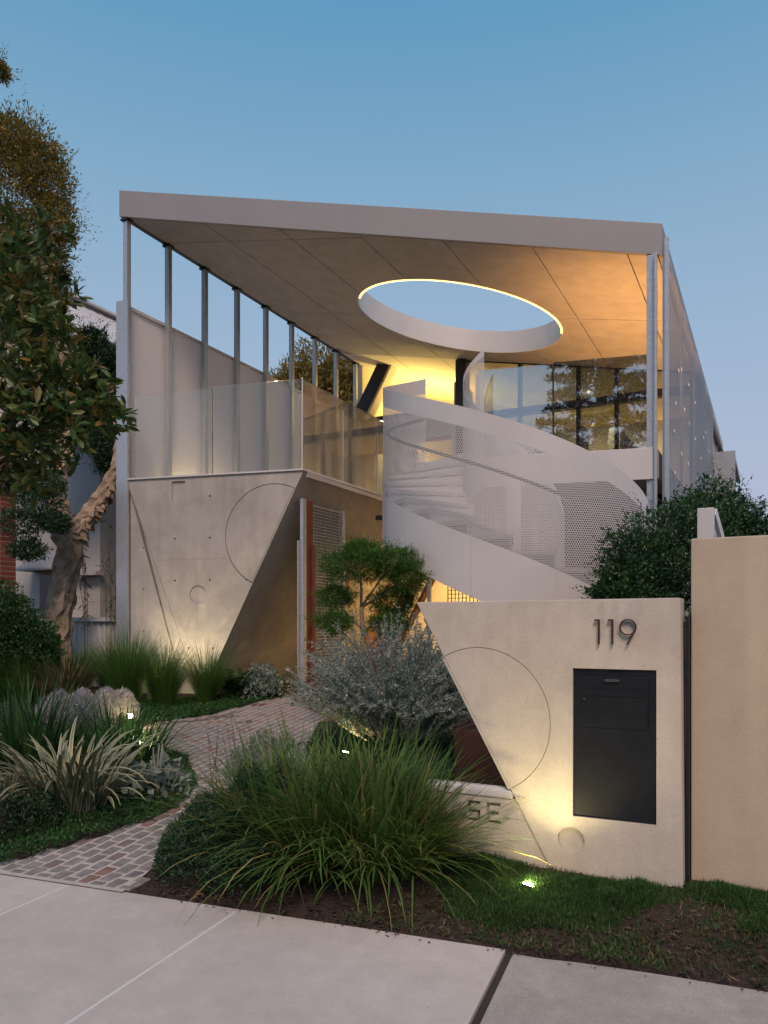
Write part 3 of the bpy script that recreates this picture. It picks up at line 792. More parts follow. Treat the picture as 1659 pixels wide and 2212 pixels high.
# ---- helical stair
stair = node('stair', house, (-2.856, 9.098, 2.2))
SC, SR, SI = (-2.856, 9.098), 1.616, .62
ztop = lambda ph: 4.47 - .01033 * (ph + 152)
def sheet(name, r_, ph0, ph1, zlo, zhi, m_, n=None):
    n = n or int((ph1 - ph0) / 2.5)
    V, U, F = [], [], []
    for k in range(n + 1):
        ph = ph0 + (ph1 - ph0) * k / n; a = R(ph)
        for z in (zlo(ph), zhi(ph)):
            V.append((SC[0] + r_*math.cos(a), SC[1] + r_*math.sin(a), z)); U.append((r_ * a, z))
    for k in range(n): F.append((2*k, 2*k+2, 2*k+3, 2*k+1))
    o = raw_mesh(name, V, F, m_, stair, (SC[0], SC[1], 2.), smooth=True, uv=U)
    return o
zperf = lambda ph: 3.22 - .0116 * (ph + 152)
zbot = lambda ph: max(.38, 2.64 - .0125 * (ph + 152) - .0065 * max(0, -118 - ph))
def solid_sheet(name, r_, ph0, ph1, zlo, zhi, m_='white_metal', t=.006):
    o = sheet(name, r_, ph0, ph1, zlo, zhi, m_)
    return o
E0, E1 = -204, 118
solid_sheet('top_band', SR, E0, E1, lambda p: ztop(p) - .21, ztop)
sheet('perforated_screen', SR, E0, E1, zperf, lambda p: ztop(p) - .21, 'perf_white')
solid_sheet('stringer', SR, E0, E1, zbot, zperf)
solid_sheet('top_band', SI, -215, 100, lambda p: ztop(p) - .03, lambda p: ztop(p) + .05)
sheet('perforated_screen', SI, -215, 100, lambda p: ztop(p) - 1.25, lambda p: ztop(p) - .03, 'perf_fine')
solid_sheet('stringer', SI, -215, 100, lambda p: max(.4, ztop(p) - 1.75), lambda p: ztop(p) - 1.25)
# seams of the outer sheets
for ph in (-150, -119, -88, -57, -26):
    a = R(ph); x, y = SC[0] + (SR + .004)*math.cos(a), SC[1] + (SR + .004)*math.sin(a)
    MB().bar((x, y, zbot(ph) + .01), (x, y, zperf(ph)), .008, .004, (math.cos(a), math.sin(a), 0)).build('seam', 'white_metal', stair)
def helix(r_, dz, ph0, ph1, n=60): return [(SC[0] + r_*math.cos(R(ph0 + (ph1-ph0)*k/n)), SC[1] + r_*math.sin(R(ph0 + (ph1-ph0)*k/n)), ztop(ph0 + (ph1-ph0)*k/n) + dz) for k in range(n+1)]
MB().tube(helix(SR - .06, -.56, -200, 110), .019, 8).build('handrail', 'black_steel', stair, smooth=True)
STEP = 16.3; RI = STEP * .01033
for k in range(19):
    p0 = -204 + k * STEP; zt = SLAB - (k + 1) * RI
    if zt < .42: break
    m_ = 6; lo, hi = [], []
    ring = [(SI, p0 + STEP * 1.06 * j / m_) for j in range(m_ + 1)] + [(SR - .012, p0 + STEP * 1.06 * (m_ - j) / m_) for j in range(m_ + 1)]
    pts = [(SC[0] + r_*math.cos(R(p)), SC[1] + r_*math.sin(R(p))) for r_, p in ring]
    MB().loft([(x, y, zt - .045) for x, y in pts], [(x, y, zt) for x, y in pts]).build('tread', 'tread', stair)
    a = R(p0); u = Vector((math.cos(a), math.sin(a), 0)); c3 = Vector((SC[0], SC[1], 0))
    MB().bar(c3 + u*SI + Vector((0,0,zt + RI/2)), c3 + u*(SR-.012) + Vector((0,0,zt + RI/2)), .012, RI - .005).build('riser', 'white_metal', stair)
MB().cyl((SC[0], SC[1], .3), (SC[0], SC[1], 3.4), .09, 20).build('newel', 'white_metal', stair, smooth=True)

# ---- entry below the slab
ent = node('entry', house, (-5.5, 11.5, 1.6))
gxp = -6.2
MB().box(gxp - .03, gxp + .03, 9.44, 9.53, .3, 3.42).build('gate_post', 'galv', ent, bevel=.004)
MB().box(gxp - .05, gxp - .03, 9.40, 9.48, .5, 2.8).build('latch_plate', 'galv', ent)
MB().box(gxp - .03, gxp + .02, 9.55, 9.72, .35, 3.42).build('gate_board', 'red_timber', ent, bevel=.004)
MB().box(gxp + .02, gxp + .06, 9.68, 9.74, .35, 2.75).build('gate_stile', 'red_timber', ent, bevel=.006)
mb = MB()
for k in range(24): mb.box(gxp - .012, gxp - .004, 9.735 + k * .0385, 9.743 + k * .0385, .4, 3.38)
for k in range(62): mb.box(gxp - .004, gxp + .006, 9.73, 10.63, .42 + k * .048, .428 + k * .048)
mb.build('gate_mesh', 'galv', ent)
MB().box(gxp - .03, gxp + .03, 10.63, 10.67, .35, 3.40).build('gate_frame', 'galv', ent)
MB().box(gxp - .09, gxp - .05, 9.75, 10.62, .4, 3.36).build('gate_backing', 'bronze', ent)
MB().loft([(-7.6, 14.6, .3), (-1.5, 14.6, .3), (-1.5, 14.75, .3), (-7.6, 14.75, .3)], [(-7.6, 14.6, 3.45), (-1.5, 14.6, 3.45), (-1.5, 14.75, 3.45), (-7.6, 14.75, 3.45)]).build('entry_wall', 'plaster', ent)
MB().box(-8.9, -7.55, 13.2, 14.7, .2, 3.45).build('entry_wall', 'timber', ent)
MB().box(-7.0, -1.4, 11.6, 14.6, .40, .50).build('entry_floor', 'deck', ent)
MB().bar((-5.05, 12.3, 3.4), (-6.75, 12.3, .4), .16, .22, (0, 1, 0)).build('diagonal_frame', 'red_timber', ent)
MB().bar((-4.80, 12.42, 3.4), (-6.50, 12.42, .4), .05, .20, (0, 1, 0)).build('diagonal_frame', 'red_timber', ent)
MB().box(-6.1, -5.0, 11.60, 11.64, 3.36, 3.44).build('lintel', 'black_steel', ent)
mb = MB()
for k in range(26): mb.box(-4.6 + k * .062, -4.588 + k * .062, 11.2, 11.212, .4, 3.4)
for k in range(48): mb.box(-4.6, -3.0, 11.212, 11.222, .42 + k * .062, .43 + k * .062)
mb.build('screen_mesh', 'bronze', ent)
MB().box(-3.9, -1.4, 11.6, 11.7, .4, 3.45).build('dark_door', 'black_steel', ent)
MB().box(-4.95, -4.90, 11.2, 11.26, .4, 3.4).build('screen_post', 'galv', ent)

def wp(px, py, depth):
    """a point at a given depth (metres) in the direction the photograph shows it (photo width 1659)"""
    r_ = (px - 829.5) / 1640; u_ = (1350 - py) / 1640; s_, c_ = math.sin(R(YAW)), math.cos(R(YAW))
    return np.array([(r_*c_ - s_)*depth, (r_*s_ + c_)*depth, EYE + u_*depth])

# ================================================================== LAMPS (real fittings)
def aim(o, d): o.rotation_euler = Vector(d).to_track_quat('-Z', 'Y').to_euler()
def lamp_data(kind, energy, color=(1, .78, .42), radius=.02, angle=90, blend=.6):
    d = bpy.data.lights.new('light', kind); d.energy = energy; d.color = color
    if kind in ('POINT', 'SPOT'): d.shadow_soft_size = radius
    if kind == 'SPOT': d.spot_size = R(angle); d.spot_blend = blend
    return d
def garden_light(x, y, label, d, energy, angle=110, h=.09, color=(1, .80, .36), lens=True, spill=.5):
    """short spike light: body, tilted head with a glowing lens"""
    z = gz(x, y); d = Vector(d).normalized()
    t = thing('garden_light', label, 'light', (x, y, z), 'garden spike lights')
    MB().cyl((x, y, z - .08), (x, y, z + h), .011, 10).build('spike', 'lamp_body', t)
    c = Vector((x, y, z + h + .02))
    MB().tube([c - d*.055, c - d*.03, c + d*.035], [.012, .030, .033], 16).build('head', 'lamp_body', t, smooth=False)
    if lens: MB().cyl(c + d*.0355, c + d*.040, .029, 16).build('lens', 'lens', t)
    l = bpy.data.objects.new('light', lamp_data('SPOT', energy, color, .025, angle, .8)); link(l, t, c + d*.055); aim(l, d)
    if spill: link(bpy.data.objects.new('light', lamp_data('POINT', spill, color, .03)), t, c + Vector((0, 0, .05)) + d*.05)
    return t
garden_light(-1.225, 4.15, 'spike light glowing in the lawn below the house number', (.16, .34, 1.0), 10, 100, .0)
garden_light(-6.86, 6.72, 'spike light glowing at the bend of the garden path', (.45, -.55, .42), 4, 160, .12, spill=2.2)
garden_light(-5.72, 5.72, 'spike light hidden in the ground cover behind the striped flax', (.3, -.2, .9), 1.2, 150, .09, (1, .86, .36), spill=1.6)
garden_light(-3.62, 6.25, 'spike light glowing under the grey shrub', (0, .5, 1), 3, 140, .05, (1, .62, .2))
garden_light(-7.84, 8.16, 'spike light among the grass clumps lighting the concrete wedge', (.06, .45, 1.0), 32, 105, .06, (1, .80, .46))
garden_light(-6.75, 9.25, 'spike light washing the sloping concrete by the gate', (.05, .7, .8), 12, 110, .05, (1, .72, .32))

def fitting(name, label, x, y, z, d, kind, energy, color, radius, angle=120, size=.05, group=None):
    glow = 'ceiling' not in name and 'underslab' not in name
    t = thing(name, label, 'light', (x, y, z), group)
    d = Vector(d).normalized(); c = Vector((x, y, z))
    MB().tube([c - d*.05, c, c + d*.004], [size*.8, size, size], 14).build('housing', 'lamp_body', t)
    MB().cyl(c + d*.0045, c + d*.008, size*.85, 14).build('lens', 'lens' if glow else 'lens_soft', t)
    l = bpy.data.objects.new('light', lamp_data(kind, energy, color, radius, angle, .9)); link(l, t, c + d*.04); aim(l, d)
    return t
OR1 = (1.0, .44, .12); YE = (1.0, .68, .16)
fitting('deck_uplight', 'deck uplight beside the right corner post', -1.75, 11.5, SLAB + .06, (.05, .1, 1), 'SPOT', 170, OR1, .05, 100)
fitting('deck_uplight', 'deck uplight in front of the rear glazing', -2.3, 14.4, SLAB + .06, (.0, -.1, 1), 'SPOT', 120, OR1, .05, 105)
fitting('wall_uplight', 'uplight inside the raking column', -7.9, 17.6, 6.0, (.25, .1, 1), 'SPOT', 150, YE, .06, 165)
fitting('ceiling_lamp', 'ceiling lamp over the kitchen bench', -3.6, 16.9, zs(-3.6) - .1, (0, 0, -1), 'SPOT', 160, (1, .66, .26), .03, 160)
fitting('ceiling_lamp', 'ceiling lamp over the rear partition', -4.2, 20.2, zs(-4.2) - .1, (0, 0, -1), 'SPOT', 220, (1, .60, .18), .03, 165)
fitting('ceiling_lamp', 'ceiling lamp in the room behind the terrace wall', -7.4, 19.2, zs(-7.4) - .1, (0, 0, -1), 'SPOT', 160, (1, .66, .24), .03, 165)
fitting('entry_downlight', 'downlight above the entry behind the gate', -5.4, 13.4, 3.42, (0, 0, -1), 'SPOT', 130, (1, .58, .16), .08, 165)
fitting('entry_downlight', 'downlight above the entry behind the bar screen', -3.9, 13.2, 3.42, (0, 0, -1), 'SPOT', 90, (1, .62, .2), .08, 165)
fitting('underslab_light', 'light below the white slab edge by the corner post', -1.9, 12.4, 3.40, (-.1, -.5, -1), 'SPOT', 12, OR1, .05, 165)

# ================================================================== LETTERBOX WALL
WY = 4.55
lw = thing('front_wall', 'low concrete wall with sloping end, arc groove and house number', 'wall', (-1.3, WY + .1, 0))
def yplate(poly, y0, y1): return MB().loft([(x, y0, z) for x, z in poly], [(x, y1, z) for x, z in poly])
main = yplate([(-2.09, 1.70), (-.46, 1.703), (-.445, -.12), (-1.09, -.12)], WY, WY + .20).build('wall_panel', 'concrete_letter', lw, bevel=.007)
acx, acz, acr = -1.66, .945, .462
ring = MB(); vv = []; ff = []
for k in range(120):
    a = 2*math.pi*k/120
    for r_, y in ((acr - .006, WY - .05), (acr + .006, WY - .05), (acr + .001, WY + .014), (acr - .001, WY + .014)):
        vv.append((acx + r_*math.cos(a), y, acz + r_*math.sin(a)))
for k in range(120):
    for j in range(4): ff.append((k*4 + j, k*4 + (j+1) % 4, ((k+1) % 120)*4 + (j+1) % 4, ((k+1) % 120)*4 + j))
ring.add(vv, ff); cut(main, ring)
cut(main, MB().box(-1.062, -.588, WY - .1, WY + .16, .408, 1.292))
cut(main, MB().cyl((-1.072, WY - .05, .262), (-1.072, WY + .022, .262), .080, 48))
# thin edge of the disc that oversails the sloping end
seg = []
for k in range(60):
    a = R(98 + k * 165/59.)
    x, z = acx + (acr - .007)*math.cos(a), acz + (acr - .007)*math.sin(a)
    lim = -2.09 + (1.70 - z) * .55
    seg.append((max(x, lim - .022), z))
seg = [p for p in seg if p[0] <= -2.09 + (1.70 - p[1]) * .55 + .02]
dl = [( -2.09 + (1.70 - z) * .55 + .003, z) for x, z in seg]
if len(seg) > 3: yplate([( -2.09 + (1.70 - z) * .55 - .020, z) for z in np.linspace(1.33, .53, 12)] + [(-2.09 + (1.70 - z) * .55 + .012, z) for z in np.linspace(.53, 1.33, 12)], WY + .004, WY + .19).build('wall_edge', 'concrete_letter', lw, bevel=.004)
low = yplate([(-2.02, -.12), (-2.02, .47), (-1.395, .47), (-1.078, -.12)], WY + .014, WY + .12)
low = low.build('low_wall', 'concrete_letter', lw, bevel=.01)
# white scooped seat on the low wall
prof = [(0, .0), (.0, .045), (.035, .062), (.075, .062), (.11, .04), (.11, .0)]
MB().loft([(-2.02, WY + .004 + y, .468 + z) for y, z in prof], [(-1.435, WY + .004 + y, .468 + z) for y, z in prof]).build('seat', 'white_metal', lw, bevel=.01)
# incised letters
lc = MB()
def lbar(x0, x1, z0, z1): lc.box(x0, x1, WY - .05, WY + .05, z0, z1)
ex, ez, eh, ew = -1.61, .302, .13, .095
lbar(ex, ex + .022, ez, ez + eh)
cut(low, lc); lc = MB(); lbar(ex + .0215, ex + ew, ez, ez + .020); lbar(ex + .0215, ex + ew * .85, ez + .055, ez + .075); lbar(ex + .0215, ex + ew, ez + eh - .020, ez + eh); cut(low, lc)
sxx = -1.735; lc = MB()
lbar(sxx, sxx + .085, ez, ez + .020); lbar(sxx, sxx + .085, ez + .055, ez + .075); lbar(sxx, sxx + .085, ez + eh - .02, ez + eh); cut(low, lc)
lc = MB(); lbar(sxx + .063, sxx + .085, ez + .019, ez + .056); lbar(sxx, sxx + .022, ez + .074, ez + eh - .019); cut(low, lc)
cp = thing('corten_planter', 'dark red steel planter wall behind the low seat', 'planter', (-2.1, 5.4, .1))
MB().box(-2.3, -1.2, 5.75, 5.77, .05, .70).build('side', 'corten', cp); MB().box(-2.3, -2.28, 5.77, 6.3, .05, .70).build('side', 'corten', cp); MB().box(-1.22, -1.2, 5.77, 6.3, .05, .70).build('side', 'corten', cp)
MB().box(-2.28, -1.22, 5.77, 6.3, .05, .66).build('soil', 'mulch', cp)

lb = thing('letterbox', 'black metal letterbox recessed in the concrete wall', 'letterbox', (-.825, WY + .05, .41))
MB().box(-1.059, -.591, WY + .014, WY + .15, .411, 1.289).build('body', 'letterbox_metal', lb, bevel=.002)
MB().box(-1.024, -.632, WY + .0130, WY + .0142, .946, 1.249).build('door_gap', 'letterbox_dark', lb)
dr = MB().box(-1.020, -.636, WY + .007, WY + .0129, .950, 1.245).build('door', 'letterbox_metal', lb, bevel=.0015)
MB().box(-1.000, -.66, WY + .0030, WY + .0068, 1.134, 1.170).build('flap', 'letterbox_metal', dr, bevel=.001)
MB().cyl((-.994, WY + .0065, 1.112), (-.994, WY + .001, 1.112), .007, 14).build('lock', 'chrome', dr)
MB().box(-.875, -.79, WY - .010, WY + .0065, 1.220, 1.232).build('handle_lip', 'chrome', dr, bevel=.001)
MB().box(-.872, -.793, WY - .004, WY + .0065, 1.233, 1.243).build('handle', 'letterbox_dark', dr)

hn = thing('house_number', 'thin bronze house number 119 fixed to the concrete wall', 'house number', (-.81, WY, 1.43))
def digit_one(x):
    t = .0042; y0, y1 = WY - .026, WY - .008
    yplate([(x - t, 1.437), (x + t, 1.437), (x + t, 1.583), (x - .026, 1.583), (x - .026, 1.574), (x - t, 1.574)], y0, y1).build('numeral', 'number_metal', hn)
digit_one(-.905); digit_one(-.828)
vv, ff = [], []; n = 48; cx9, cz9, r9 = -.742, 1.537, .0475
for k in range(n):
    a = 2*math.pi*k/n
    for r_, y in ((r9, WY - .026), (r9 - .0066, WY - .026), (r9 - .0066, WY - .008), (r9, WY - .008)): vv.append((cx9 + r_*math.cos(a), y, cz9 + r_*math.sin(a)))
for k in range(n):
    for j in range(4): ff.append((k*4 + j, k*4 + (j+1) % 4, ((k+1) % n)*4 + (j+1) % 4, ((k+1) % n)*4 + j))
mb = MB(); mb.add(vv, ff)
mb.loft([(cx9 + .040, WY - .026, 1.512), (cx9 + .047, WY - .026, 1.527), (cx9 + .001, WY - .026, 1.437), (cx9 - .010, WY - .026, 1.437)], [(cx9 + .040, WY - .008, 1.512), (cx9 + .047, WY - .008, 1.527), (cx9 + .001, WY - .008, 1.437), (cx9 - .010, WY - .008, 1.437)])
mb.build('numeral', 'number_metal', hn)

# ---- the tan wall next door and its handrail
nw = MB().box(-.420, 3.4, 4.72, 4.92, -.1, 2.05).build('boundary_wall', 'render_tan', None, bevel=.008)
tag(nw, 'tall tan rendered wall beside the letterbox wall', 'wall')
hr = thing('handrail', 'short white handrail behind the tan wall', 'handrail', (-.52, 6.0, 1.2))
MB().box(-.50, -.385, 6.10, 6.20, .3, 2.42).build('post', 'white_metal', hr, bevel=.006)
MB().bar(tuple(wp(1540, 1106, 5.9)), tuple(wp(1566, 1200, 6.2)), .05, .07).build('rail', 'white_metal', hr); MB().bar(tuple(wp(1540, 1150, 5.9)), tuple(wp(1558, 1215, 6.2)), .03, .04).build('rail', 'white_metal', hr)
bd = MB().box(-.444, -.425, 4.66, 4.80, -.1, 1.6).build('gap_shade', 'black_steel'); tag(bd, 'black strip standing in for the shade in the gap between the two walls', 'post')  # black filler added in the open gap to stand for its shade

# ---- neighbour's house on the left
nh = thing('neighbour_house', 'pale gabled house with white corrugated roof behind the paperbark', 'house', (-14, 14, .4))
wl = yplate([(-16.6, .2), (-16.6, 5.9), (-14.05, 8.4), (-11.5, 5.9), (-11.5, .2)], 10.5, 10.65).build('front_wall', 'render_pale', nh)
MB().box(-11.62, -11.5, 10.65, 22, .2, 5.9).build('side_wall', 'render_pale', nh)
for sgn in (-1, 1):
    V, F = [], []; nn = 90
    for k in range(nn + 1):
        y = 9.9 + 12.4 * k / nn; dz = .02 * (k % 2)
        V += [(-14.05, y, 8.88 + dz), (-14.05 + sgn * 2.95, y, 5.78 + dz)]
    for k in range(nn): F.append((2*k, 2*k+1, 2*k+3, 2*k+2))
    o = raw_mesh('roof', V, F, 'roof_white', nh, (-14.05, 15, 7))
    s_ = o.modifiers.new('thickness', 'SOLIDIFY'); s_.thickness = .04
MB().bar((-14.05, 9.88, 8.93), (-14.05, 22.3, 8.93), .3, .05).build('ridge_cap', 'roof_white', nh)
MB().bar((-11.05, 9.9, 5.75), (-11.05, 22.3, 5.75), .12, .12).build('gutter', 'galv', nh)
wn_ = MB().box(-13.15, -12.35, 10.46, 10.49, 1.55, 2.55).build('window', 'window_dark', nh)
MB().box(-13.25, -12.25, 10.42, 10.499, 1.47, 1.54).build('sill', 'render_pale', wn_)
hd = MB().loft([(-13.35, 10.495, 2.62), (-12.15, 10.495, 2.62), (-12.15, 10.05, 2.62), (-13.35, 10.05, 2.62)], [(-13.35, 10.495, 3.0), (-12.15, 10.495, 3.0), (-12.15, 10.05, 2.66), (-13.35, 10.05, 2.66)]).build('window_hood', 'plaster_grey', nh)
MB().box(-12.0, -11.4, 10.30, 10.499, 2.50, 2.58).build('ledge', 'render_pale', nh)
MB().box(-12.25, -11.45, 10.44, 10.499, 3.7, 5.2).build('shade_panel', 'plaster_grey', nh)
pr = MB().box(-12.9, -11.93, 8.70, 9.0, .2, 4.4).build('brick_pier', 'brick_red'); tag(pr, 'red brick pier at the edge of the pale house', 'pier')
fc = thing('corrugated_fence', 'pale corrugated metal fence between the two houses', 'fence', (-10.6, 9.25, .45))
V, F = [], []
for k in range(121):
    x = -12.0 + 2.82 * k / 120; ph = (x * 7.2) % 1.; dy = .03 if ph < .3 else (.0 if .4 < ph < .9 else .015)
    V += [(x, 9.25 + dy, .3), (x, 9.25 + dy, 1.62)]
for k in range(120): F.append((2*k, 2*k+2, 2*k+3, 2*k+1))
raw_mesh('sheet', V, F, 'fence_paint', fc, (-10.6, 9.25, 1.))
MB().box(-12.0, -9.18, 9.20, 9.30, 1.61, 1.68).build('top_rail', 'fence_paint', fc)

# ================================================================== PLANTING
def unit(v): return v / np.maximum(np.linalg.norm(v, axis=-1, keepdims=True), 1e-9)

def leaf_quads(C, D, size, ratio=.4, up=None):
    """diamond leaves at C pointing along D"""
    n = len(C); D = unit(D)
    N = unit(rng.normal(0, 1, (n, 3)) + (np.array([0, 0, 1.2]) if up is None else up))
    S = unit(np.cross(D, N))
    size = np.asarray(size).reshape(-1, 1) * np.ones((n, 1))
    w_ = size * ratio * .5
    Nn = np.cross(S, D)
    V = np.stack([C, C + D*size*.45 + S*w_ + Nn*w_*.35, C + D*size, C + D*size*.45 - S*w_ + Nn*w_*.35], 1).reshape(-1, 3)
    return V, np.arange(n*4).reshape(n, 4)

def join(parts):
    V, F, k = [], [], 0
    for v, f in parts: V.append(v); F.append(f + k); k += len(v)
    return np.concatenate(V), np.concatenate(F)

def blades(n, c, r0, L, tilt, bend, width, seg=6, az=None, zfun=True):
    c = np.array(c, dtype=float)
    a = rng.uniform(0, 2*math.pi, n) if az is None else rng.uniform(az[0], az[1], n)
    rr = r0 * np.sqrt(rng.uniform(0, 1, n))
    ab = a + rng.normal(0, .5, n)
    B = np.stack([c[0] + rr*np.cos(ab), c[1] + rr*np.sin(ab), np.zeros(n)], 1)
    B[:, 2] = g(B[:, 0], B[:, 1]) - .01 if zfun else c[2]
    L = rng.uniform(*L, n); t0 = np.radians(rng.uniform(*tilt, n)); bd = np.radians(rng.uniform(*bend, n))
    W = rng.uniform(*width, n)
    H = np.stack([np.cos(a), np.sin(a), np.zeros(n)], 1); S = np.stack([-np.sin(a), np.cos(a), np.zeros(n)], 1)
    P = B.copy(); rowsv = []
    for k in range(seg + 1):
        t = k / seg
        wk = (W * (.55 + .45*min(1, t*4)) * max(.04, (1 - t)**.55))[:, None] * .5
        rowsv.append(np.stack([P - S*wk, P + S*wk], 1))
        th = t0 + bd * (t + .5/seg)**1.4
        P = P + (H*np.sin(th)[:, None] + np.array([0, 0, 1.])*np.cos(th)[:, None]) * (L/seg)[:, None]
    V = np.stack(rowsv, 1).reshape(n, (seg+1)*2, 3)
    F = []
    base = np.arange(n)[:, None] * (seg+1)*2
    for k in range(seg): F.append(np.concatenate([base + 2*k, base + 2*k + 1, base + 2*k + 3, base + 2*k + 2], 1))
    return V.reshape(-1, 3), np.concatenate(F)

def ellipsoid(n, c, rad, shell=.55):
    d = unit(rng.normal(0, 1, (n, 3)))
    r_ = (shell + (1 - shell) * rng.uniform(0, 1, n)**.6)[:, None]
    lump = 1 + .16*np.sin(d[:, :1]*7 + c[0]*9) * np.cos(d[:, 1:2]*6 + c[1]*5) + .12*np.sin(d[:, 2:3]*9 + c[2]*7)
    return np.array(c) + d * r_ * lump * np.array(rad), d

def clump(n, c, rad, size, ratio=.4, shell=.5, out=.8, upb=.3):
    C, d = ellipsoid(n, c, rad, shell)
    D = d*out + rng.normal(0, .7, (n, 3)) + np.array([0, 0, upb])
    return leaf_quads(C, D, rng.uniform(size[0], size[1], n), ratio)

def sprigs(n, c, rad, length, nl, size, ratio=.4, start=.7):
    """shoots that stick out of a crown, leaves set along them"""
    C, d = ellipsoid(n, c, rad, start)
    D = unit(d + rng.normal(0, .45, (n, 3)) + np.array([0, 0, .35]))
    Ls = rng.uniform(*length, n); out = []
    for k in range(nl):
        t = (k + .5)/nl
        P = C + D * (Ls*t)[:, None]
        q = unit(np.cross(D, rng.normal(0, 1, (n, 3))))
        out.append(leaf_quads(P, D*.7 + q*.8, rng.uniform(size[0], size[1], n) * (1.15 - .5*t), ratio))
    return join(out)

def plant(name, label, cat, loc, group=None): return thing(name, label, cat, loc, group)

# ---- grass and lomandra clumps
def tussock(x, y, label, sets, m_='leaf_grass', cat='grass clump', name='grass_clump', group=None):
    t = plant(name, label, cat, (x, y, gz(x, y)), group)
    for (mm, args) in sets:
        V, F = blades(c=(x, y, 0), **args)
        raw_mesh('blades', V, F, mm, t, ORG[t.name], kind='stuff')
    return t
def soft(n, L, w=(.004, .008), r0=.13, m_='leaf_grass'):
    return [(m_, dict(n=n, r0=r0, L=(L[0]*1.15, L[1]*1.22), tilt=(0, 28), bend=(10, 75), width=w))]
rowg = 'green grass clumps in front of the concrete wedge'
tussock(-8.12, 7.92, 'tallest green grass clump beside the steel channel', soft(1500, (.55, 1.08)) + [('leaf_grass', dict(n=16, r0=.1, L=(1.0, 1.3), tilt=(0, 14), bend=(5, 25), width=(.012, .02)))], group=rowg)
tussock(-7.55, 8.02, 'rounded green grass clump before the middle of the concrete wedge', soft(1300, (.5, .92)), group=rowg)
tussock(-7.10, 8.38, 'small upright green grass clump at the tip of the concrete wedge', soft(1000, (.45, .85), r0=.1), group=rowg)
tussock(-8.75, 8.25, 'green grass clump behind the dry flax by the steel channel', soft(1100, (.5, .9)), group=rowg)
tussock(-9.15, 7.7, 'flax clump with dry tan leaves before the corrugated fence', [('leaf_dry', dict(n=420, r0=.2, L=(.5, 1.0), tilt=(0, 40), bend=(10, 80), width=(.014, .026)))], name='flax_clump', cat='flax')
tussock(-9.75, 7.5, 'green grass clump below the dark shrub by the pale house', soft(1100, (.5, .85), r0=.2), group=rowg)
tussock(-10.35, 7.6, 'green grass clump beyond the dry flax', soft(900, (.5, .9), r0=.2), group=rowg)
tussock(-10.0, 8.6, 'low green grass clump at the foot of the corrugated fence', soft(900, (.5, .8), r0=.25), group=rowg)
ls = lambda n, Lh=1.08: [('leaf_lomandra', dict(n=int(n*.75), r0=.22, L=(.45, Lh), tilt=(2, 58), bend=(5, 95), width=(.011, .025)))]
lg = 'strappy lomandra clumps in front of the letterbox wall'
tussock(-2.52, 4.02, 'strappy green lomandra clump beside the dark low shrub', ls(900), name='lomandra', cat='lomandra', group=lg)
tussock(-2.2, 4.10, 'strappy green lomandra clump in the middle before the white seat', ls(900) + [('leaf_grass', dict(n=26, r0=.15, L=(.7, 1.0), tilt=(0, 35), bend=(10, 80), width=(.028, .042)))], name='lomandra', cat='lomandra', group=lg)
tussock(-2.08, 4.18, 'strappy green lomandra clump covering the incised letters', ls(650, .85), name='lomandra', cat='lomandra', group=lg)
tussock(-2.86, 4.12, 'strappy green lomandra clump behind the dark low shrub', ls(750, 1.0), name='lomandra', cat='lomandra', group=lg)
tussock(-2.35, 4.75, 'blue green lily clump rising before the grey shrub', [('leaf_lawn', dict(n=120, r0=.25, L=(.5, .85), tilt=(0, 40), bend=(5, 70), width=(.02, .034)))], name='lily_clump', cat='lily')
tussock(-5.6, 5.35, 'green strap leaved clump behind the striped flax', [('leaf_lawn', dict(n=260, r0=.35, L=(.45, .8), tilt=(0, 50), bend=(5, 80), width=(.016, .034)))], name='lily_clump', cat='lily')
tussock(-6.35, 4.95, 'tall green strap leaved clump beyond the striped flax', [('leaf_lawn', dict(n=200, r0=.35, L=(.6, 1.1), tilt=(0, 40), bend=(5, 60), width=(.02, .040)))], name='lily_clump', cat='lily')

# ---- striped flax: every leaf its own strip
vf = plant('striped_flax', 'cream and green striped flax arching over the ground cover', 'flax', (-4.95, 4.22, gz(-4.95, 4.22)))
def strap(L, w_, t0, bend, seg=9):
    V, U, F = [], [], []; p = Vector((0, 0, 0))
    for k in range(seg + 1):
        t = k/seg; wk = w_ * (.5 + .5*min(1, t*3)) * max(.03, (1 - t)**.5) * .5
        for x in (-1, 0, 1): V.append((p.x - (.0 if x else wk*.35*math.cos(t0)), x*wk, p.z - (0 if x else wk*.35))); U.append(((x+1)/2, t))
        th = t0 + bend * (t + .5/seg)**1.5
        p = p + Vector((math.sin(th), 0, math.cos(th))) * (L/seg)
    for k in range(seg):
        for j in (0, 1): F.append((3*k + j, 3*k + j + 1, 3*k + 4 + j, 3*k + 3 + j))
    me = raw_mesh('leaf', V, F, 'leaf_variegated', vf, ORG[vf.name], smooth=True, uv=U)
    d = me.data; bpy.data.objects.remove(me); d.transform(Matrix.Translation(ORG[vf.name])); return d
straps = [strap(random.uniform(.55, .95), random.uniform(.036, .058), R(random.uniform(4, 38)), R(random.uniform(25, 125))) for k in range(34)]
for k in range(200):
    o = bpy.data.objects.new('leaf', random.choice(straps))
    a = random.uniform(0, 2*math.pi); rr = .24 * math.sqrt(random.random())
    x, y = -4.95 + rr*math.cos(a)*1.3, 4.22 + rr*math.sin(a)
    link(o, vf, (x, y, gz(x, y)))
    o.rotation_euler = (random.uniform(-.15, .15), random.uniform(-.15, .15), a + random.uniform(-.7, .7)); s_ = random.uniform(.7, 1.08); o.scale = (s_, s_, s_)

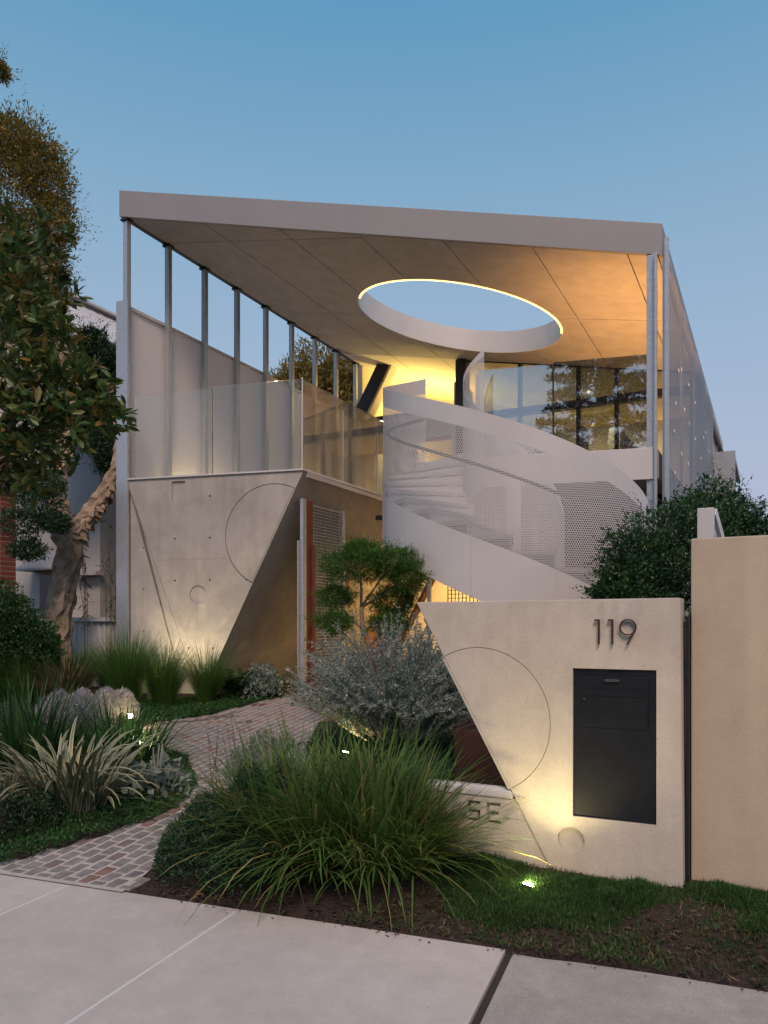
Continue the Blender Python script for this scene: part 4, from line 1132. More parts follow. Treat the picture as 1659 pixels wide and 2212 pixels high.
# ---- shrubs
def bush(name, label, cat, parts, loc, stems=0, stem_mat='twig', group=None, h=.5):
    t = plant(name, label, cat, (loc[0], loc[1], gz(loc[0], loc[1])), group)
    for nm, mm, (V, F) in parts: raw_mesh(nm, V, F, mm, t, ORG[t.name], kind='stuff')
    if stems:
        mb = MB(); z0 = gz(loc[0], loc[1])
        for k in range(stems):
            a = random.uniform(0, 6.28); q = random.uniform(.1, .35) * h
            mb.tube([(loc[0], loc[1], z0 - .03), (loc[0] + q*.5*math.cos(a), loc[1] + q*.5*math.sin(a), z0 + h*.45), (loc[0] + q*math.cos(a), loc[1] + q*math.sin(a), z0 + h*.85)], [.014, .010, .005], 5)
        mb.build('stems', stem_mat, t, kind='stuff')
    return t
def mound(n, x, y, r_, h, size, ratio=.4, lump=0):
    V = []
    a = rng.uniform(0, 2*math.pi, n); q = np.sqrt(rng.uniform(0, 1, n))
    X = x + r_*q*np.cos(a); Y = y + r_*q*np.sin(a)
    Z = g(X, Y) + h*np.sqrt(np.clip(1 - q**2.4, 0, 1)) * (rng.uniform(.35, 1, n)**.5) * (1 + .18*np.sin(X*17)*np.cos(Y*15))
    C = np.stack([X, Y, Z], 1)
    D = np.stack([.6*np.cos(a)*q, .6*np.sin(a)*q, .8*np.ones(n)], 1) + rng.normal(0, .5, (n, 3))
    return leaf_quads(C, D, rng.uniform(*size, n), ratio)
bush('dark_shrub', 'dark low shrub with yellow tips between footpath and lomandra', 'shrub', [
    ('foliage', 'leaf_dark', join([mound(9000, -3.08, 3.72, .36, .42, (.018, .04)), mound(9000, -2.98, 4.1, .34, .55, (.018, .04)), mound(5000, -3.25, 4.1, .3, .38, (.018, .04)), mound(4000, -2.78, 3.62, .25, .28, (.018, .038))])),
    ('tips', 'leaf_yellow', join([mound(130, -3.3, 3.95, .13, .42, (.02, .04)), mound(90, -3.2, 3.68, .14, .42, (.02, .04)), mound(60, -2.95, 3.7, .12, .46, (.02, .035))]))], (-3.0, 3.9), 14)
bush('low_shrub', 'low shrub with bronze tips at the path mouth beside the striped flax', 'shrub', [
    ('foliage', 'leaf_dark', join([mound(7000, -5.0, 3.70, .42, .32, (.016, .035)), mound(4000, -5.5, 3.65, .3, .35, (.016, .035))])),
    ('tips', 'leaf_dry', mound(700, -4.98, 3.62, .4, .35, (.016, .035)))], (-5.0, 3.65), 10)
bush('lavender', 'grey lavender mound beside the glowing spike light', 'lavender', [('foliage', 'leaf_lavender', join([mound(9000, -7.75, 6.75, .34, .38, (.03, .06), .16), mound(9000, -7.30, 6.85, .34, .42, (.03, .06), .16), mound(5000, -8.05, 6.65, .26, .36, (.03, .06), .16)]))], (-7.6, 6.75), 12, 'grey_twig')
bush('saltbush', 'small grey leaved plant at the foot of the gate post', 'shrub', [('foliage', 'leaf_grey', join([mound(1500, -6.55, 8.95, .28, .42, (.03, .06), .6), mound(900, -6.75, 9.2, .25, .5, (.03, .05), .6)]))], (-6.6, 9.0), 8, 'grey_twig')
bush('silver_cover', 'silvery low plant at the bend below the grey shrub', 'shrub', [('foliage', 'leaf_grey', join([mound(6000, -4.05, 5.6, .38, .34, (.015, .035), .35), mound(4500, -3.7, 5.35, .34, .3, (.015, .035), .35)])), ('tips', 'leaf_fern', mound(2500, -4.1, 5.7, .3, .36, (.015, .03), .4))], (-3.9, 5.5), 8, 'grey_twig')
bush('broad_leaf_plant', 'grey green broad leaved plant tucked behind the striped flax', 'shrub', [('foliage', 'leaf_grey', mound(160, -4.55, 4.75, .26, .26, (.07, .12), .75))], (-4.55, 4.75), 5, 'grey_twig')

# grey shrub: long arching stems with small leaves and pale flower tips
gs = plant('grey_shrub', 'large silvery grey shrub of arching stems beside the front wall', 'shrub', (-3.22, 6.55, gz(-3.22, 6.55)))
def stemmy(n, c, rad, z0, leaves_per, ls_):
    base = np.array([c[0], c[1], z0])
    d = unit(rng.normal(0, 1, (n, 3)) * np.array([1, 1, .75]) + np.array([0, 0, .25])); d[:, 2] = np.abs(d[:, 2]) * rng.choice([1, 1, 1, -.15], n)
    end = np.array(c) + d * np.array(rad) * rng.uniform(.55, 1.08, (n, 1))
    mid = base + (end - base)*.5 + np.array([0, 0, .22]) + rng.normal(0, .1, (n, 3))
    st, lv, fl = MB(), [], []
    for k in range(n):
        if k % 2 == 0:
            pts = [base*(1-t)**2 + mid[k]*2*t*(1-t) + end[k]*t*t for t in (.35, .55, .72, .86, .95, 1.0)]
            st.tube(pts, [.0055, .0048, .0042, .0036, .003, .002], 4, False)
    for j in range(leaves_per):
        t = rng.uniform(.3, 1.0, n)[:, None]**.8
        P = base*(1-t)**2 + mid*2*t*(1-t) + end*t*t
        T = unit(2*(1-t)*(mid - base) + 2*t*(end - mid))
        q = unit(np.cross(T, rng.normal(0, 1, (n, 3))))
        lv.append(leaf_quads(P, T*.45 + q, rng.uniform(*ls_, n), .34))
    sel = rng.uniform(0, 1, n) < .35
    for j in range(7):
        t = rng.uniform(.86, 1.02, sel.sum())[:, None]
        P = base*(1-t)**2 + mid[sel]*2*t*(1-t) + end[sel]*t*t
        fl.append(leaf_quads(P, rng.normal(0, 1, (len(P), 3)) + np.array([0, 0, -.4]), rng.uniform(.018, .04, len(P)), .55))
    return st, join(lv), join(fl)
st_, lv_, fl_ = stemmy(1100, (-3.18, 6.45, .86), (1.12, .85, .84), .26, 90, (.017, .038))
st_.build('stems', 'grey_twig', gs, kind='stuff'); raw_mesh('foliage', *lv_, 'leaf_grey', gs, ORG[gs.name], kind='stuff'); raw_mesh('flowers', *fl_, 'leaf_flower', gs, ORG[gs.name], kind='stuff')

# fern and acanthus by the wedge
fe = plant('fern', 'dark green fern clump at the foot of the sloping concrete', 'fern', (-6.95, 8.85, gz(-6.95, 8.85)))
def fronds(n, x, y, L, m_l=26):
    out = []
    for k in range(n):
        a = random.uniform(0, 6.28); Lk = random.uniform(*L); t0 = R(random.uniform(5, 45)); bd = R(random.uniform(40, 100))
        P = np.array([x + random.uniform(-.2, .2), y + random.uniform(-.15, .15), 0]); P[2] = gz(P[0], P[1]); pts = []; H = np.array([math.cos(a), math.sin(a), 0])
        for j in range(m_l):
            t = j/m_l; th = t0 + bd*t**1.3; T = H*math.sin(th) + np.array([0, 0, 1.])*math.cos(th); P = P + T*Lk/m_l; pts.append((P.copy(), T, t))
        C = np.array([p for p, T, t in pts]*2); S = np.array([-math.sin(a), math.cos(a), 0])
        D = np.concatenate([[T*.35 + S for p, T, t in pts], [T*.35 - S for p, T, t in pts]])
        sz = np.array([Lk*.26*math.sin(math.pi*min(1, .12 + t*.9))**.7 for p, T, t in pts]*2)
        out.append(leaf_quads(C, D, sz, .3, up=np.array([0, 0, 3.])))
    return join(out)
raw_mesh('fronds', *fronds(22, -6.95, 8.85, (.4, .75)), 'leaf_fern', fe, ORG[fe.name], kind='stuff')
fe2 = plant('fern', 'smaller dark fern between the fern clump and the gate post', 'fern', (-6.62, 9.12, gz(-6.62, 9.12)))
raw_mesh('fronds', *fronds(12, -6.62, 9.12, (.3, .55), 18), 'leaf_fern', fe2, ORG[fe2.name], kind='stuff')
ds = plant('dry_stems', 'thin dry dark stems standing over the path edge', 'stems', (-3.75, 4.9, gz(-3.75, 4.9)))
mb = MB()
for k in range(9):
    x, y = -3.75 + random.uniform(-.25, .25), 4.85 + random.uniform(-.25, .2); z = gz(x, y); hx, hy = random.uniform(-.15, .1), random.uniform(-.1, .1)
    pts = [(x + hx*t + random.uniform(-.008, .008), y + hy*t, z + .62*t) for t in (0, .25, .5, .75, 1)]
    mb.tube(pts, [.004, .0035, .003, .0025, .0015], 4)
    for j in range(4):
        p = pts[random.randint(1, 4)]; mb.tube([p, (p[0] + random.uniform(-.05, .05), p[1], p[2] + .06)], [.002, .001], 3)
mb.build('stems', 'twig', ds, kind='stuff')

# cloud-pruned small tree
ct = plant('cloud_tree', 'small cloud pruned pine in front of the entry', 'tree', (-4.12, 7.45, gz(-4.12, 7.45)))
z0 = gz(-4.12, 7.45)
pads = [(wp(770, 1222, 8.5), (.44, .40, .17)), (wp(850, 1215, 8.35), (.30, .3, .17)), (wp(880, 1250, 8.3), (.20, .25, .16)), (wp(725, 1290, 8.6), (.20, .22, .11)), (wp(850, 1300, 8.5), (.26, .25, .15)), (wp(725, 1345, 8.4), (.20, .2, .11)), (wp(840, 1350, 8.3), (.22, .22, .12)), (wp(780, 1190, 8.5), (.2, .2, .1))]
raw_mesh('crown', *join([clump(int(26000*r_[0]*r_[1]) + 1200, c, r_, (.035, .075), .13, .45, .9, .5) for c, r_ in pads]), 'leaf_pine', ct, ORG[ct.name], kind='stuff')
raw_mesh('shoots', *join([sprigs(60, c, r_, (.08, .2), 12, (.04, .07), .14, .8) for c, r_ in pads]), 'leaf_pine', ct, ORG[ct.name], kind='stuff')
mb = MB(); tp = Vector((-4.1, 7.45, 1.75))
mb.tube([(-4.12, 7.45, z0 - .05), (-4.10, 7.46, 1.0), (-4.07, 7.45, 1.45), tuple(tp)], [.045, .036, .03, .024], 10)
for c, r_ in pads:
    c = Vector(c); s_ = tp if c.z > 1.9 else Vector((-4.10, 7.46, max(.8, c.z - .35)))
    mb.tube([s_, (s_ + c)/2 + Vector((random.uniform(-.05, .05), 0, -.03)), c], [.017, .012, .006], 6)
mb.build('trunk', 'bark', ct, smooth=True)

# shrub behind the letterbox wall
hs = plant('hedge_shrub', 'dense dark green shrub rising behind the letterbox wall', 'shrub', (-.75, 7.0, gz(-.75, 7.0)))
cl = [(wp(1470, 1190, 6.9), (.62, .6, .55)), (wp(1390, 1230, 6.7), (.42, .5, .42)), (wp(1540, 1130, 7.2), (.45, .5, .42)), (wp(1480, 1350, 6.9), (.7, .6, .6)), (wp(1600, 1170, 7.3), (.36, .4, .36)), (wp(1340, 1290, 6.5), (.25, .3, .25))]
raw_mesh('crown', *join([clump(4200, c, np.array(r_)*.88, (.03, .06), .42, .35) for c, r_ in cl] + [sprigs(330, c, np.array(r_)*.9, (.08, .22), 8, (.03, .055), .4, .5) for c, r_ in cl]), 'leaf_shrub', hs, ORG[hs.name], kind='stuff')
mb = MB()
for c, r_ in cl: mb.tube([(-.75, 7.0, .2), tuple((np.array([-.75, 7.0, .2]) + c)/2 + np.array([.05, 0, .1])), tuple(c)], [.03, .022, .008], 6)
mb.build('trunk', 'twig', hs)

# ---- paperbark on the left
pb = plant('paperbark_tree', 'paperbark tree with peeling pale trunk beside the steel channel', 'tree', tuple(wp(122, 1470, 12.4)))
def bark_tube(pts, rad, n=22, sub=10):
    pts = [Vector(p) for p in pts]; P, Rr = [], []
    for i in range(len(pts) - 1):
        for k in range(sub):
            t = k/sub; P.append(pts[i].lerp(pts[i+1], t)); Rr.append(rad[i]*(1-t) + rad[i+1]*t)
    P.append(pts[-1]); Rr.append(rad[-1])
    mb = MB(); mb.tube(P, Rr, n)
    v = np.array(mb.v)
    cen = np.repeat(np.array([tuple(p) for p in P]), n, 0); d = v - cen
    ang = np.tile(np.arange(n)/n*2*math.pi, len(P)); hgt = np.repeat(np.arange(len(P)), n)
    k_ = 1 + .10*np.sin(ang*3 + hgt*.35) + .09*np.sin(ang*7 - hgt*.8) + .07*rng.normal(0, 1, len(v)) + .06*np.sin(hgt*1.3 + ang*2)
    mb.v = [tuple(p) for p in cen + d*k_[:, None]]
    return mb
D0 = 12.4
limbA = [wp(118, 1480, D0), wp(128, 1330, D0), wp(150, 1180, D0), wp(118, 1060, D0), wp(140, 960, D0), wp(165, 860, D0), wp(120, 700, D0), wp(80, 520, D0)]
limbB = [wp(150, 1190, D0), wp(170, 1140, D0), wp(215, 1085, D0 + .2), wp(255, 1010, D0 + .4), wp(262, 940, D0 + .5), wp(235, 830, D0 + .6)]
bark_tube(limbA, [.25, .20, .20, .135, .125, .10, .07, .04]).build('trunk', 'bark', pb)
bark_tube(limbB, [.13, .14, .13, .11, .08, .05]).build('limb', 'bark', pb)
V, F = [], []
for L_ in (limbA[:5], limbB[:4]):           # loose sheets of bark
    for k in range(110):
        i = random.randrange(len(L_) - 1); t = random.random(); c = np.array(L_[i])*(1-t) + np.array(L_[i+1])*t
        a = random.uniform(0, 6.28); d = np.array([math.cos(a), math.sin(a), 0]); s_ = np.array([-math.sin(a), math.cos(a), 0]); rr = .16 if k % 2 else .13
        hh, ww = random.uniform(.06, .20), random.uniform(.03, .09); lift = random.uniform(.01, .06); sl = random.uniform(-.08, .08)
        b_ = c + d*(rr - .02); n0 = len(V)
        V += [b_ - s_*ww, b_ + s_*ww, b_ + s_*(ww*.8 + sl) + d*lift - np.array([0, 0, hh]), b_ - s_*(ww*.7 - sl) + d*lift*.7 - np.array([0, 0, hh*.8])]; F.append((n0, n0+1, n0+2, n0+3))
raw_mesh('bark_flakes', np.array(V), np.array(F), 'bark', pb, ORG[pb.name], kind='stuff')
pc = [(40, 330, .9), (100, 400, .55), (85, 345, .5), (125, 500, .35), (90, 560, .5), (20, 430, .9), (120, 455, .36), (60, 520, .8), (10, 590, .9), (75, 640, .6), (20, 300, .5), (110, 720, .5), (40, 760, .8), (130, 800, .45), (-30, 500, 1.0), (-30, 300, .7), (-8, 150, .22), (70, 590, .7), (90, 680, .5)]
raw_mesh('crown', *join([clump(int(3300*r_) + 300, wp(x, y, 12.6), (r_*.8, r_*.9, r_*.65), (.05, .10), .3, .35) for x, y, r_ in pc] + [sprigs(int(90*r_) + 10, wp(x, y, 12.6), (r_*.8, r_*.9, r_*.65), (.15, .4), 8, (.05, .085), .3) for x, y, r_ in pc]), 'leaf_paperbark', pb, ORG[pb.name], kind='stuff')
sc2 = [(80, 1090, .5), (45, 1130, .5), (100, 1050, .36), (120, 1130, .3), (30, 1040, .5), (60, 1190, .35)]
raw_mesh('low_foliage', *join([clump(1700, wp(x, y, 11.6), (r_*.8, r_*.8, r_*.45), (.05, .09), .26, .3) for x, y, r_ in sc2]), 'leaf_dark', pb, ORG[pb.name], kind='stuff')
dt = plant('dark_tree', 'dark leafy tree behind the paperbark against the white roof', 'tree', (-10.2, 10.0, .45))
dc = [(215, 790, .55), (240, 870, .6), (195, 850, .6), (225, 950, .5), (165, 900, .6), (255, 780, .35), (200, 740, .35), (130, 930, .6), (245, 1000, .4)]
raw_mesh('crown', *join([clump(2600, wp(x, y, 13.4), (r_*.75, r_*.8, r_*.7), (.05, .09), .34, .3) for x, y, r_ in dc] + [sprigs(60, wp(x, y, 13.4), (r_*.75, r_*.8, r_*.7), (.15, .35), 8, (.05, .08), .3) for x, y, r_ in dc]), 'leaf_dark', dt, ORG[dt.name], kind='stuff')
MB().tube([(-10.2, 10.0, .3), (-10.25, 10.0, 2.5), (-10.1, 10.05, 4.5), (-10.2, 10.1, 5.6)], [.12, .10, .07, .03], 8).build('trunk', 'twig', dt, smooth=True)

# ---- broad-leaved tree close by on the left, big leaves
bt = plant('broad_leaf_tree', 'near tree with large glossy green leaves reaching over the footpath side', 'tree', (-6.05, 3.85, gz(-6.05, 3.85)))
bc = [(10, 500, 5.9, .30), (45, 560, 5.8, .28), (85, 640, 5.7, .32), (20, 640, 5.8, .5), (100, 720, 5.6, .30), (50, 780, 5.7, .48), (130, 790, 5.6, .26), (150, 850, 5.6, .28), (80, 880, 5.6, .42), (200, 865, 5.6, .24), (30, 940, 5.7, .46), (130, 930, 5.6, .34), (185, 915, 5.6, .24), (70, 990, 5.7, .30), (245, 885, 5.6, .17), (10, 1000, 5.8, .38), (125, 500, 5.6, .13), (-40, 700, 5.9, .6), (-40, 900, 5.9, .5)]
LC, LD = [], []
mb = MB(); root = Vector(tuple(wp(-120, 1050, 6.1))); 
mb.tube([(-6.05, 3.85, -.05), (-6.0, 3.9, 1.2), tuple(root), tuple(wp(-60, 650, 6.0)), tuple(wp(0, 430, 5.9))], [.13, .11, .085, .05, .02], 10)
for x, y, dp, r_ in bc:
    c = wp(x, y, dp); s_ = Vector(tuple(wp(min(x - 60, -10), y + 90, 6.0)))
    mb.tube([s_, (s_ + Vector(c))/2 + Vector((0, 0, .05)), Vector(c)], [.022, .014, .005], 6)
    nw_ = int(30 * (r_/.35)**2) + 5                     # rosettes of leaves
    for k in range(nw_):
        d = unit(rng.normal(0, 1, 3)); q = c + d*r_*rng.uniform(.35, 1.05)*np.array([1, 1, .9]); ax_ = unit(d + np.array([0, 0, .5]) + rng.normal(0, .35, 3))
        for j in range(rng.integers(5, 9)):
            s2 = unit(np.cross(ax_, rng.normal(0, 1, 3)))
            LC.append(q + rng.normal(0, .012, 3)); LD.append(ax_*rng.uniform(.25, .9) + s2)
mb.build('trunk', 'bark', bt, smooth=True)
LC, LD = np.array(LC), unit(np.array(LD)); LS = rng.uniform(.06, .14, len(LC))
def big_leaf(C, D, S):
    n = len(C); N = unit(rng.normal(0, 1, (n, 3)) + np.array([0, 0, 1.5])); Sx = unit(np.cross(D, N)); Nn = np.cross(Sx, D); S = S[:, None]
    prof = [(0, .0), (.3, .15), (.68, .19), (1.0, 0)]
    V = np.stack([C, C + D*S*.3 + Sx*S*.14 + Nn*S*.06, C + D*S*.70 + Sx*S*.17 + Nn*S*.05, C + D*S, C + D*S*.70 - Sx*S*.17 + Nn*S*.05, C + D*S*.3 - Sx*S*.14 + Nn*S*.06, C + D*S*.3, C + D*S*.70 + Nn*S*.0], 1).reshape(-1, 3)
    b = np.arange(n)[:, None]*8
    q = lambda *k: np.concatenate([b + j for j in k], 1)
    return V, np.concatenate([q(0, 6, 1, 1), q(0, 5, 5, 6), q(6, 7, 2, 1), q(6, 5, 4, 7), q(7, 3, 2, 2), q(7, 4, 4, 3)])
def tri_fix(F):                                          # quads that repeat a corner become two-triangle lists
    a = F[:, [0, 1, 2]]; b = F[:, [0, 2, 3]]
    T = np.concatenate([a, b]); ok = (T[:, 0] != T[:, 1]) & (T[:, 1] != T[:, 2]) & (T[:, 0] != T[:, 2]); return T[ok]
dist = LC @ np.array([-math.sin(R(YAW)), math.cos(R(YAW)), 0]); order = np.argsort(dist)
near = order[:280]; rest = order[280:]
V, F = big_leaf(LC[rest], LD[rest], LS[rest]); raw_mesh('crown', V, tri_fix(F), 'leaf_banksia', bt, ORG[bt.name], kind='stuff')
def leafmat_obj():
    m = M['leaf_banksia'].copy(); m.name = 'leaf_banksia_single'; nt = m.node_tree
    ob = nt.nodes.new('ShaderNodeObjectInfo')
    rpn = [n_ for n_ in nt.nodes if n_.type == 'VALTORGB'][0]
    nt.links.new(ob.outputs['Random'], rpn.inputs['Fac']); M['leaf_banksia_single'] = m
leafmat_obj()
lm = []
for k in range(5):
    V, F = big_leaf(np.zeros((1, 3)), np.array([[1., 0, 0]]), np.array([1.]))
    o_ = raw_mesh('leaf', V, tri_fix(F), 'leaf_banksia_single'); lm.append(o_.data); bpy.data.objects.remove(o_)
for i in near:
    o = bpy.data.objects.new('leaf', lm[i % 5]); link(o, bt, tuple(LC[i]))
    o.rotation_euler = (Vector(LD[i]).to_track_quat('X', 'Z').to_matrix().to_4x4() @ Matrix.Rotation(random.uniform(-.9, .9), 4, 'X')).to_euler(); s_ = float(LS[i]); o.scale = (s_, s_, s_)

# ---- other greenery
bush('pittosporum', 'dark bushy shrub below the brick pier on the left edge', 'shrub', [('foliage', 'leaf_shrub', join([clump(4500, wp(x, y, 11.2), (r_, r_, r_*.8), (.04, .07), .4, .3) for x, y, r_ in ((20, 1345, .5), (65, 1375, .38), (20, 1400, .55), (85, 1410, .34), (-20, 1310, .5))]))], tuple(wp(40, 1500, 11.2)[:2]), 6, h=1.2)
gt = plant('gum_tree', 'tall olive tree seen through the steel posts behind the side screen', 'tree', (-13.2, 21, .5))
gc = [(690, 800, 1.2), (650, 830, 1.0), (735, 820, 1.1), (680, 870, 1.4), (760, 870, 1.0), (620, 850, .8), (700, 920, 1.6), (775, 830, .7)]
raw_mesh('crown', *join([clump(2600, wp(x, y, 25), (r_, r_, r_*.7), (.12, .22), .28, .3) for x, y, r_ in gc]), 'leaf_paperbark', gt, ORG[gt.name], kind='stuff')
MB().tube([(-13.2, 21, .3), (-13.1, 21, 4), (-13.4, 21.2, 7.5), (-13.2, 21, 9.5)], [.2, .17, .12, .05], 10).build('trunk', 'bark', gt, smooth=True)
# slim bamboo canes against the pale house
for k, (px, lab) in enumerate(((190, 'slim bamboo cane in front of the corrugated fence'), (238, 'slim bamboo cane beside the steel channel'))):
    b0 = wp(px, 1440, 12.6); t = plant('bamboo', lab, 'bamboo', tuple(b0), 'bamboo canes by the fence')
    mb = MB(); lv = []
    for j in range(4):
        ox = random.uniform(-.15, .15); top = 1.4 + random.uniform(0, 1.1)
        pts = [(b0[0] + ox, b0[1], b0[2]), (b0[0] + ox*1.2, b0[1], b0[2] + top*.6), (b0[0] + ox*2, b0[1] - .05, b0[2] + top)]
        mb.tube(pts, [.006, .005, .003], 5)
        C = np.array(pts[1]) + (np.array(pts[2]) - np.array(pts[1])) * rng.uniform(-.6, 1, (26, 1)); lv.append(leaf_quads(C, rng.normal(0, 1, (26, 3)) + np.array([0, 0, -.3]), rng.uniform(.08, .17, 26), .14))
    mb.build('canes', 'twig', t, kind='stuff'); raw_mesh('leaves', *join(lv), 'leaf_dark', t, ORG[t.name], kind='stuff')

# ---- ground cover, lawn, litter
def scatter(n, poly):
    P = np.array(poly); lo, hi = P.min(0), P.max(0); out = []
    q = rng.uniform(lo, hi, (n*3, 2))
    c = np.zeros(len(q), bool); k = len(P)
    for i in range(k):
        (x0, y0), (x1, y1) = P[i], P[i-1]
        m_ = ((y0 > q[:, 1]) != (y1 > q[:, 1])) & (q[:, 0] < (x1 - x0)*(q[:, 1] - y0)/(y1 - y0 + 1e-12) + x0); c ^= m_
    return q[c][:n]
def cover(name, label, cat, poly, n, h, size, m_, ratio=.45, bump=.05):
    q = scatter(n, poly); X, Y = q[:, 0], q[:, 1]
    hb = h * (.7 + .3*np.sin(X*5.1 + 1)*np.cos(Y*4.3)) + bump*np.sin(X*11)*np.sin(Y*9 + 2)
    Z = g(X, Y) + np.clip(hb, .01, None) * rng.uniform(0, 1, len(q))**.6
    C = np.stack([X, Y, Z], 1); D = rng.normal(0, .7, (len(q), 3)) + np.array([0, 0, .7])
    V, F = leaf_quads(C, D, rng.uniform(*size, len(q)), ratio)
    o = raw_mesh(name, V, F, m_, None, (poly[0][0], poly[0][1], 0)); return tag(o, label, cat, kind='stuff')
cover('ground_cover', 'dense dark green ground cover filling the bend of the path', 'ground cover', [(-4.40,3.2),(-4.31,3.5),(-4.18,3.98),(-4.14,4.55),(-4.43,5.12),(-5.13,5.77),(-5.95,6.2),(-6.6,6.55),(-7.9,6.3),(-7.6,5.0),(-6.6,4.2),(-6.2,3.2)], 60000, .10, (.018, .036), 'leaf_cover', .4, .02)
cover('ground_cover', 'low green ground cover between the far path and the grass clumps', 'ground cover', [(-6.82,7.12),(-6.46,7.66),(-6.40,8.6),(-6.40,9.4),(-6.9,9.25),(-7.3,8.7),(-8.4,8.0),(-9.2,7.2),(-8.4,6.9),(-7.2,6.75)], 26000, .06, (.02, .042), 'leaf_cover', .5, .02)
cover('ground_cover', 'dark ground cover below the grey shrub', 'ground cover', [(-4.8,7.7),(-4.4,6.9),(-4.0,6.1),(-3.75,5.3),(-3.4,5.0),(-2.4,5.2),(-2.4,7.8)], 16000, .07, (.02, .04), 'leaf_dark', .5, .02)
cover('ground_cover', 'dark planting under the striped flax and far clumps on the left', 'ground cover', [(-6.2,3.2),(-6.6,4.2),(-7.6,5.0),(-7.9,6.3),(-8.4,6.9),(-9.2,7.2),(-10.5,7.0),(-11,4),(-9,3)], 20000, .16, (.025, .05), 'leaf_dark', .45, .04)
# short lawn with mounds below the letterbox
q = scatter(30000, [(-2.05,3.41),(2.2,3.89),(2.2,4.72),(-.45,4.60),(-1.4,4.54),(-1.75,4.1)])
dens = .35 + .4*np.sin(q[:, 0]*3.1 + .6)*np.cos(q[:, 1]*4.2 + .4) + .35*np.sin(q[:, 0]*9 + q[:, 1]*7) + .3*np.sin(q[:, 0]*23)*np.cos(q[:, 1]*19)
q = q[rng.uniform(0, 1, len(q)) < np.clip(dens, .12, 1)]
mounds = [(-.66, 4.36, .17, .085), (-.92, 4.34, .18, .05), (-1.15, 4.22, .26, .055), (-1.55, 4.33, .24, .11), (-.98, 4.08, .24, .04), (-1.4, 4.05, .3, .05), (-.78, 4.22, .2, .045), (-.2, 4.55, .2, .03), (.1, 4.4, .3, .03), (-1.25, 3.95, .25, .035)]
parts = []
def tuft(X, Y, Z, L, w_, spread):
    n = len(X); C = np.stack([X, Y, Z], 1); D = rng.normal(0, spread, (n, 3)) + np.array([0, 0, 1.])
    return leaf_quads(C, D, L, 1., up=None) if False else leaf_quads(C, D, L, w_)
parts.append(tuft(q[:, 0], q[:, 1], g(q[:, 0], q[:, 1]), rng.uniform(.018, .05, len(q)), .12, .55))
for x, y, r_, h in mounds:
    n = int(6500*r_/.2); a = rng.uniform(0, 2*math.pi, n); s_ = rng.uniform(0, 1.25, n)**.75; X = x + r_*s_*np.cos(a)*(1 + .25*np.sin(a*3 + x*9)); Y = y + r_*s_*np.sin(a)*(.8 + .2*np.cos(a*2 + y*7))
    parts.append(tuft(X, Y, g(X, Y) + h*np.clip(1 - s_**1.5, 0, 1)*rng.uniform(.4, 1, n), rng.uniform(.02, .045, n), .1, .5))
qd = scatter(5000, [(-2.05,3.41),(2.2,3.89),(2.2,4.72),(-.45,4.60),(-1.4,4.54),(-1.75,4.1)])
dg_ = raw_mesh('dry_grass', *tuft(qd[:, 0], qd[:, 1], g(qd[:, 0], qd[:, 1]), rng.uniform(.02, .055, len(qd)), .1, .9), 'leaf_dry', None, (-1, 4, 0)); tag(dg_, 'dry straw coloured grass thinning out over the bare soil', 'dry grass', kind='stuff')
lo_ = raw_mesh('lawn', *join(parts), 'leaf_lawn', None, (-1, 4, 0)); tag(lo_, 'short mounded green lawn below the letterbox wall', 'lawn', kind='stuff')
q = scatter(7500, [(-3.35,3.27),(2.2,3.90),(2.2,4.72),(-3.0,4.6),(-3.4,3.9)])
C = np.stack([q[:, 0], q[:, 1], g(q[:, 0], q[:, 1]) + rng.uniform(.0, .016, len(q))], 1); D = rng.normal(0, 1, (len(q), 3))*np.array([1, 1, .15])
V, F = leaf_quads(C, D, rng.uniform(.012, .05, len(q)), .38, up=np.array([0, 0, 4.])); nl_ = 110; ee = np.concatenate([rng.normal(c_, .25, 22) for c_ in (1.6, 2.6, 3.4, 4.3, 4.9)]); ff_ = -np.abs(rng.normal(0, .035, nl_)); EP = np.array([tuple(street(a, b)) for a, b in zip(ee, ff_)]); EP[:, 2] = .003
V2, F2 = leaf_quads(EP, rng.normal(0, 1, (nl_, 3))*np.array([1, 1, .05]), rng.uniform(.008, .03, nl_), .4, up=np.array([0, 0, 8.])); V, F = join([(V, F), (V2, F2)])
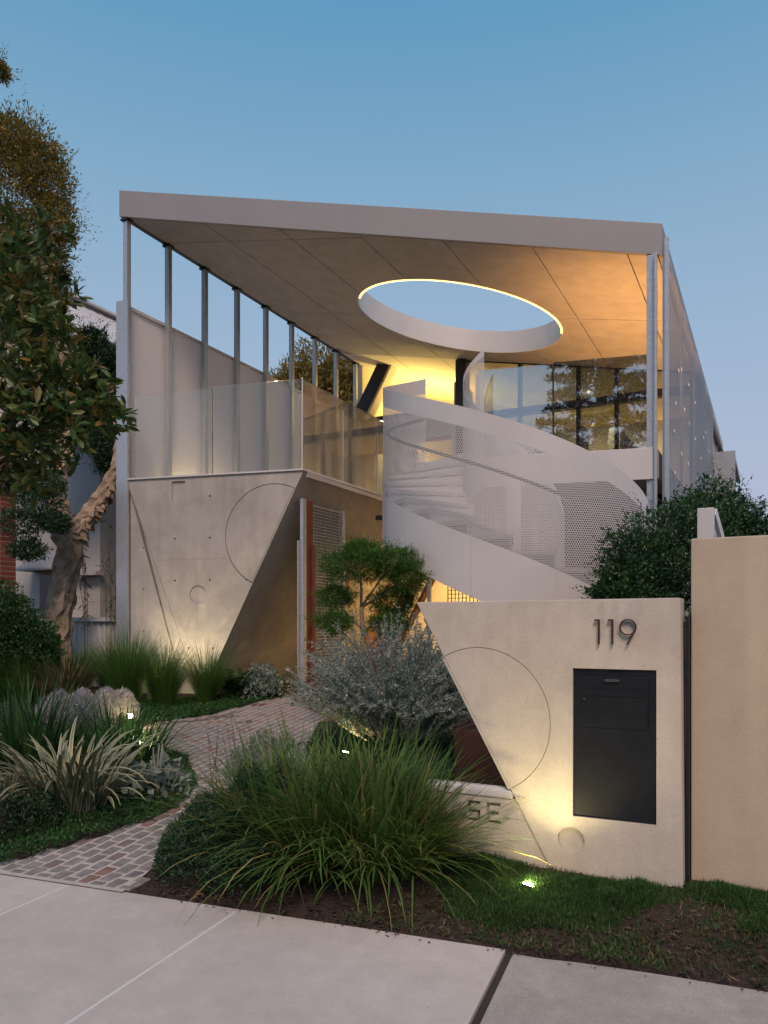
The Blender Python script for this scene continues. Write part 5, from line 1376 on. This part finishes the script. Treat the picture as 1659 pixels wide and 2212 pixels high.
lt_ = raw_mesh('leaf_litter', V, F, 'leaf_litter', None, (-1, 4, 0)); tag(lt_, 'brown leaf litter and bark chips on the bare soil', 'leaf litter', kind='stuff')

# ================================================================== ACROSS THE STREET (seen only in the glass)
np_ = plant('norfolk_pine', 'tall tiered pine across the street, mirrored in the glass balustrade', 'tree', (5.6, -22, -.1))
MB().tube([(5.6, -22, -.3), (5.6, -22, 12), (5.6, -22, 26)], [.45, .32, .05], 10).build('trunk', 'bark', np_, smooth=True)
pp = []; mb = MB()
for k in range(20):
    z = 3.4 + k*1.15; L_ = max(.5, 4.9*(1 - (z - 2)/25.5)**.75)
    for j in range(7):
        a = j*2*math.pi/7 + k*.4 + random.uniform(-.15, .15); H = np.array([math.cos(a), math.sin(a), 0])
        pts = [np.array([5.6, -22, z]) + H*L_*t + np.array([0, 0, .35*t**2*L_*.3 - .1*t]) for t in (0, .4, .75, 1)]
        mb.tube(pts, [.05, .035, .02, .008], 5)
        for t in np.linspace(.35, 1, 6):
            c = np.array([5.6, -22, z]) + H*L_*t; pp.append(clump(70, c + np.array([0, 0, .12]), (.42*(1.2 - .5*t), .42*(1.2 - .5*t), .22), (.2, .36), .3, .1, .6, .6))
raw_mesh('crown', *join(pp), 'leaf_norfolk', np_, ORG[np_.name], kind='stuff'); mb.build('limbs', 'bark', np_, kind='stuff')
oh = thing('opposite_house', 'two storey white house across the street, mirrored in the glass', 'house', (-7, -24, -.1))
MB().box(-13, -1, -30, -22, -.2, 6.2).build('walls', 'render_pale', oh)
MB().loft([(-13.5, -30.5, 6.2), (-.5, -30.5, 6.2), (-.5, -21.4, 6.2), (-13.5, -21.4, 6.2)], [(-11, -27, 8.6), (-3, -27, 8.6), (-3, -25, 8.6), (-11, -25, 8.6)]).build('roof', 'asphalt', oh)
for x in (-12, -9, -6, -3):
    for z in (.8, 3.9):
        f = MB().box(x - .1, x + 1.5, -22.0, -21.93, z - .1, z + 1.5).build('window', 'white_metal', oh); MB().box(x, x + 1.4, -21.93, -21.91, z, z + 1.4).build('pane', 'window_dark', f)
MB().box(-13, -1, -22, -20.6, 3.1, 3.3).build('balcony', 'white_metal', oh)
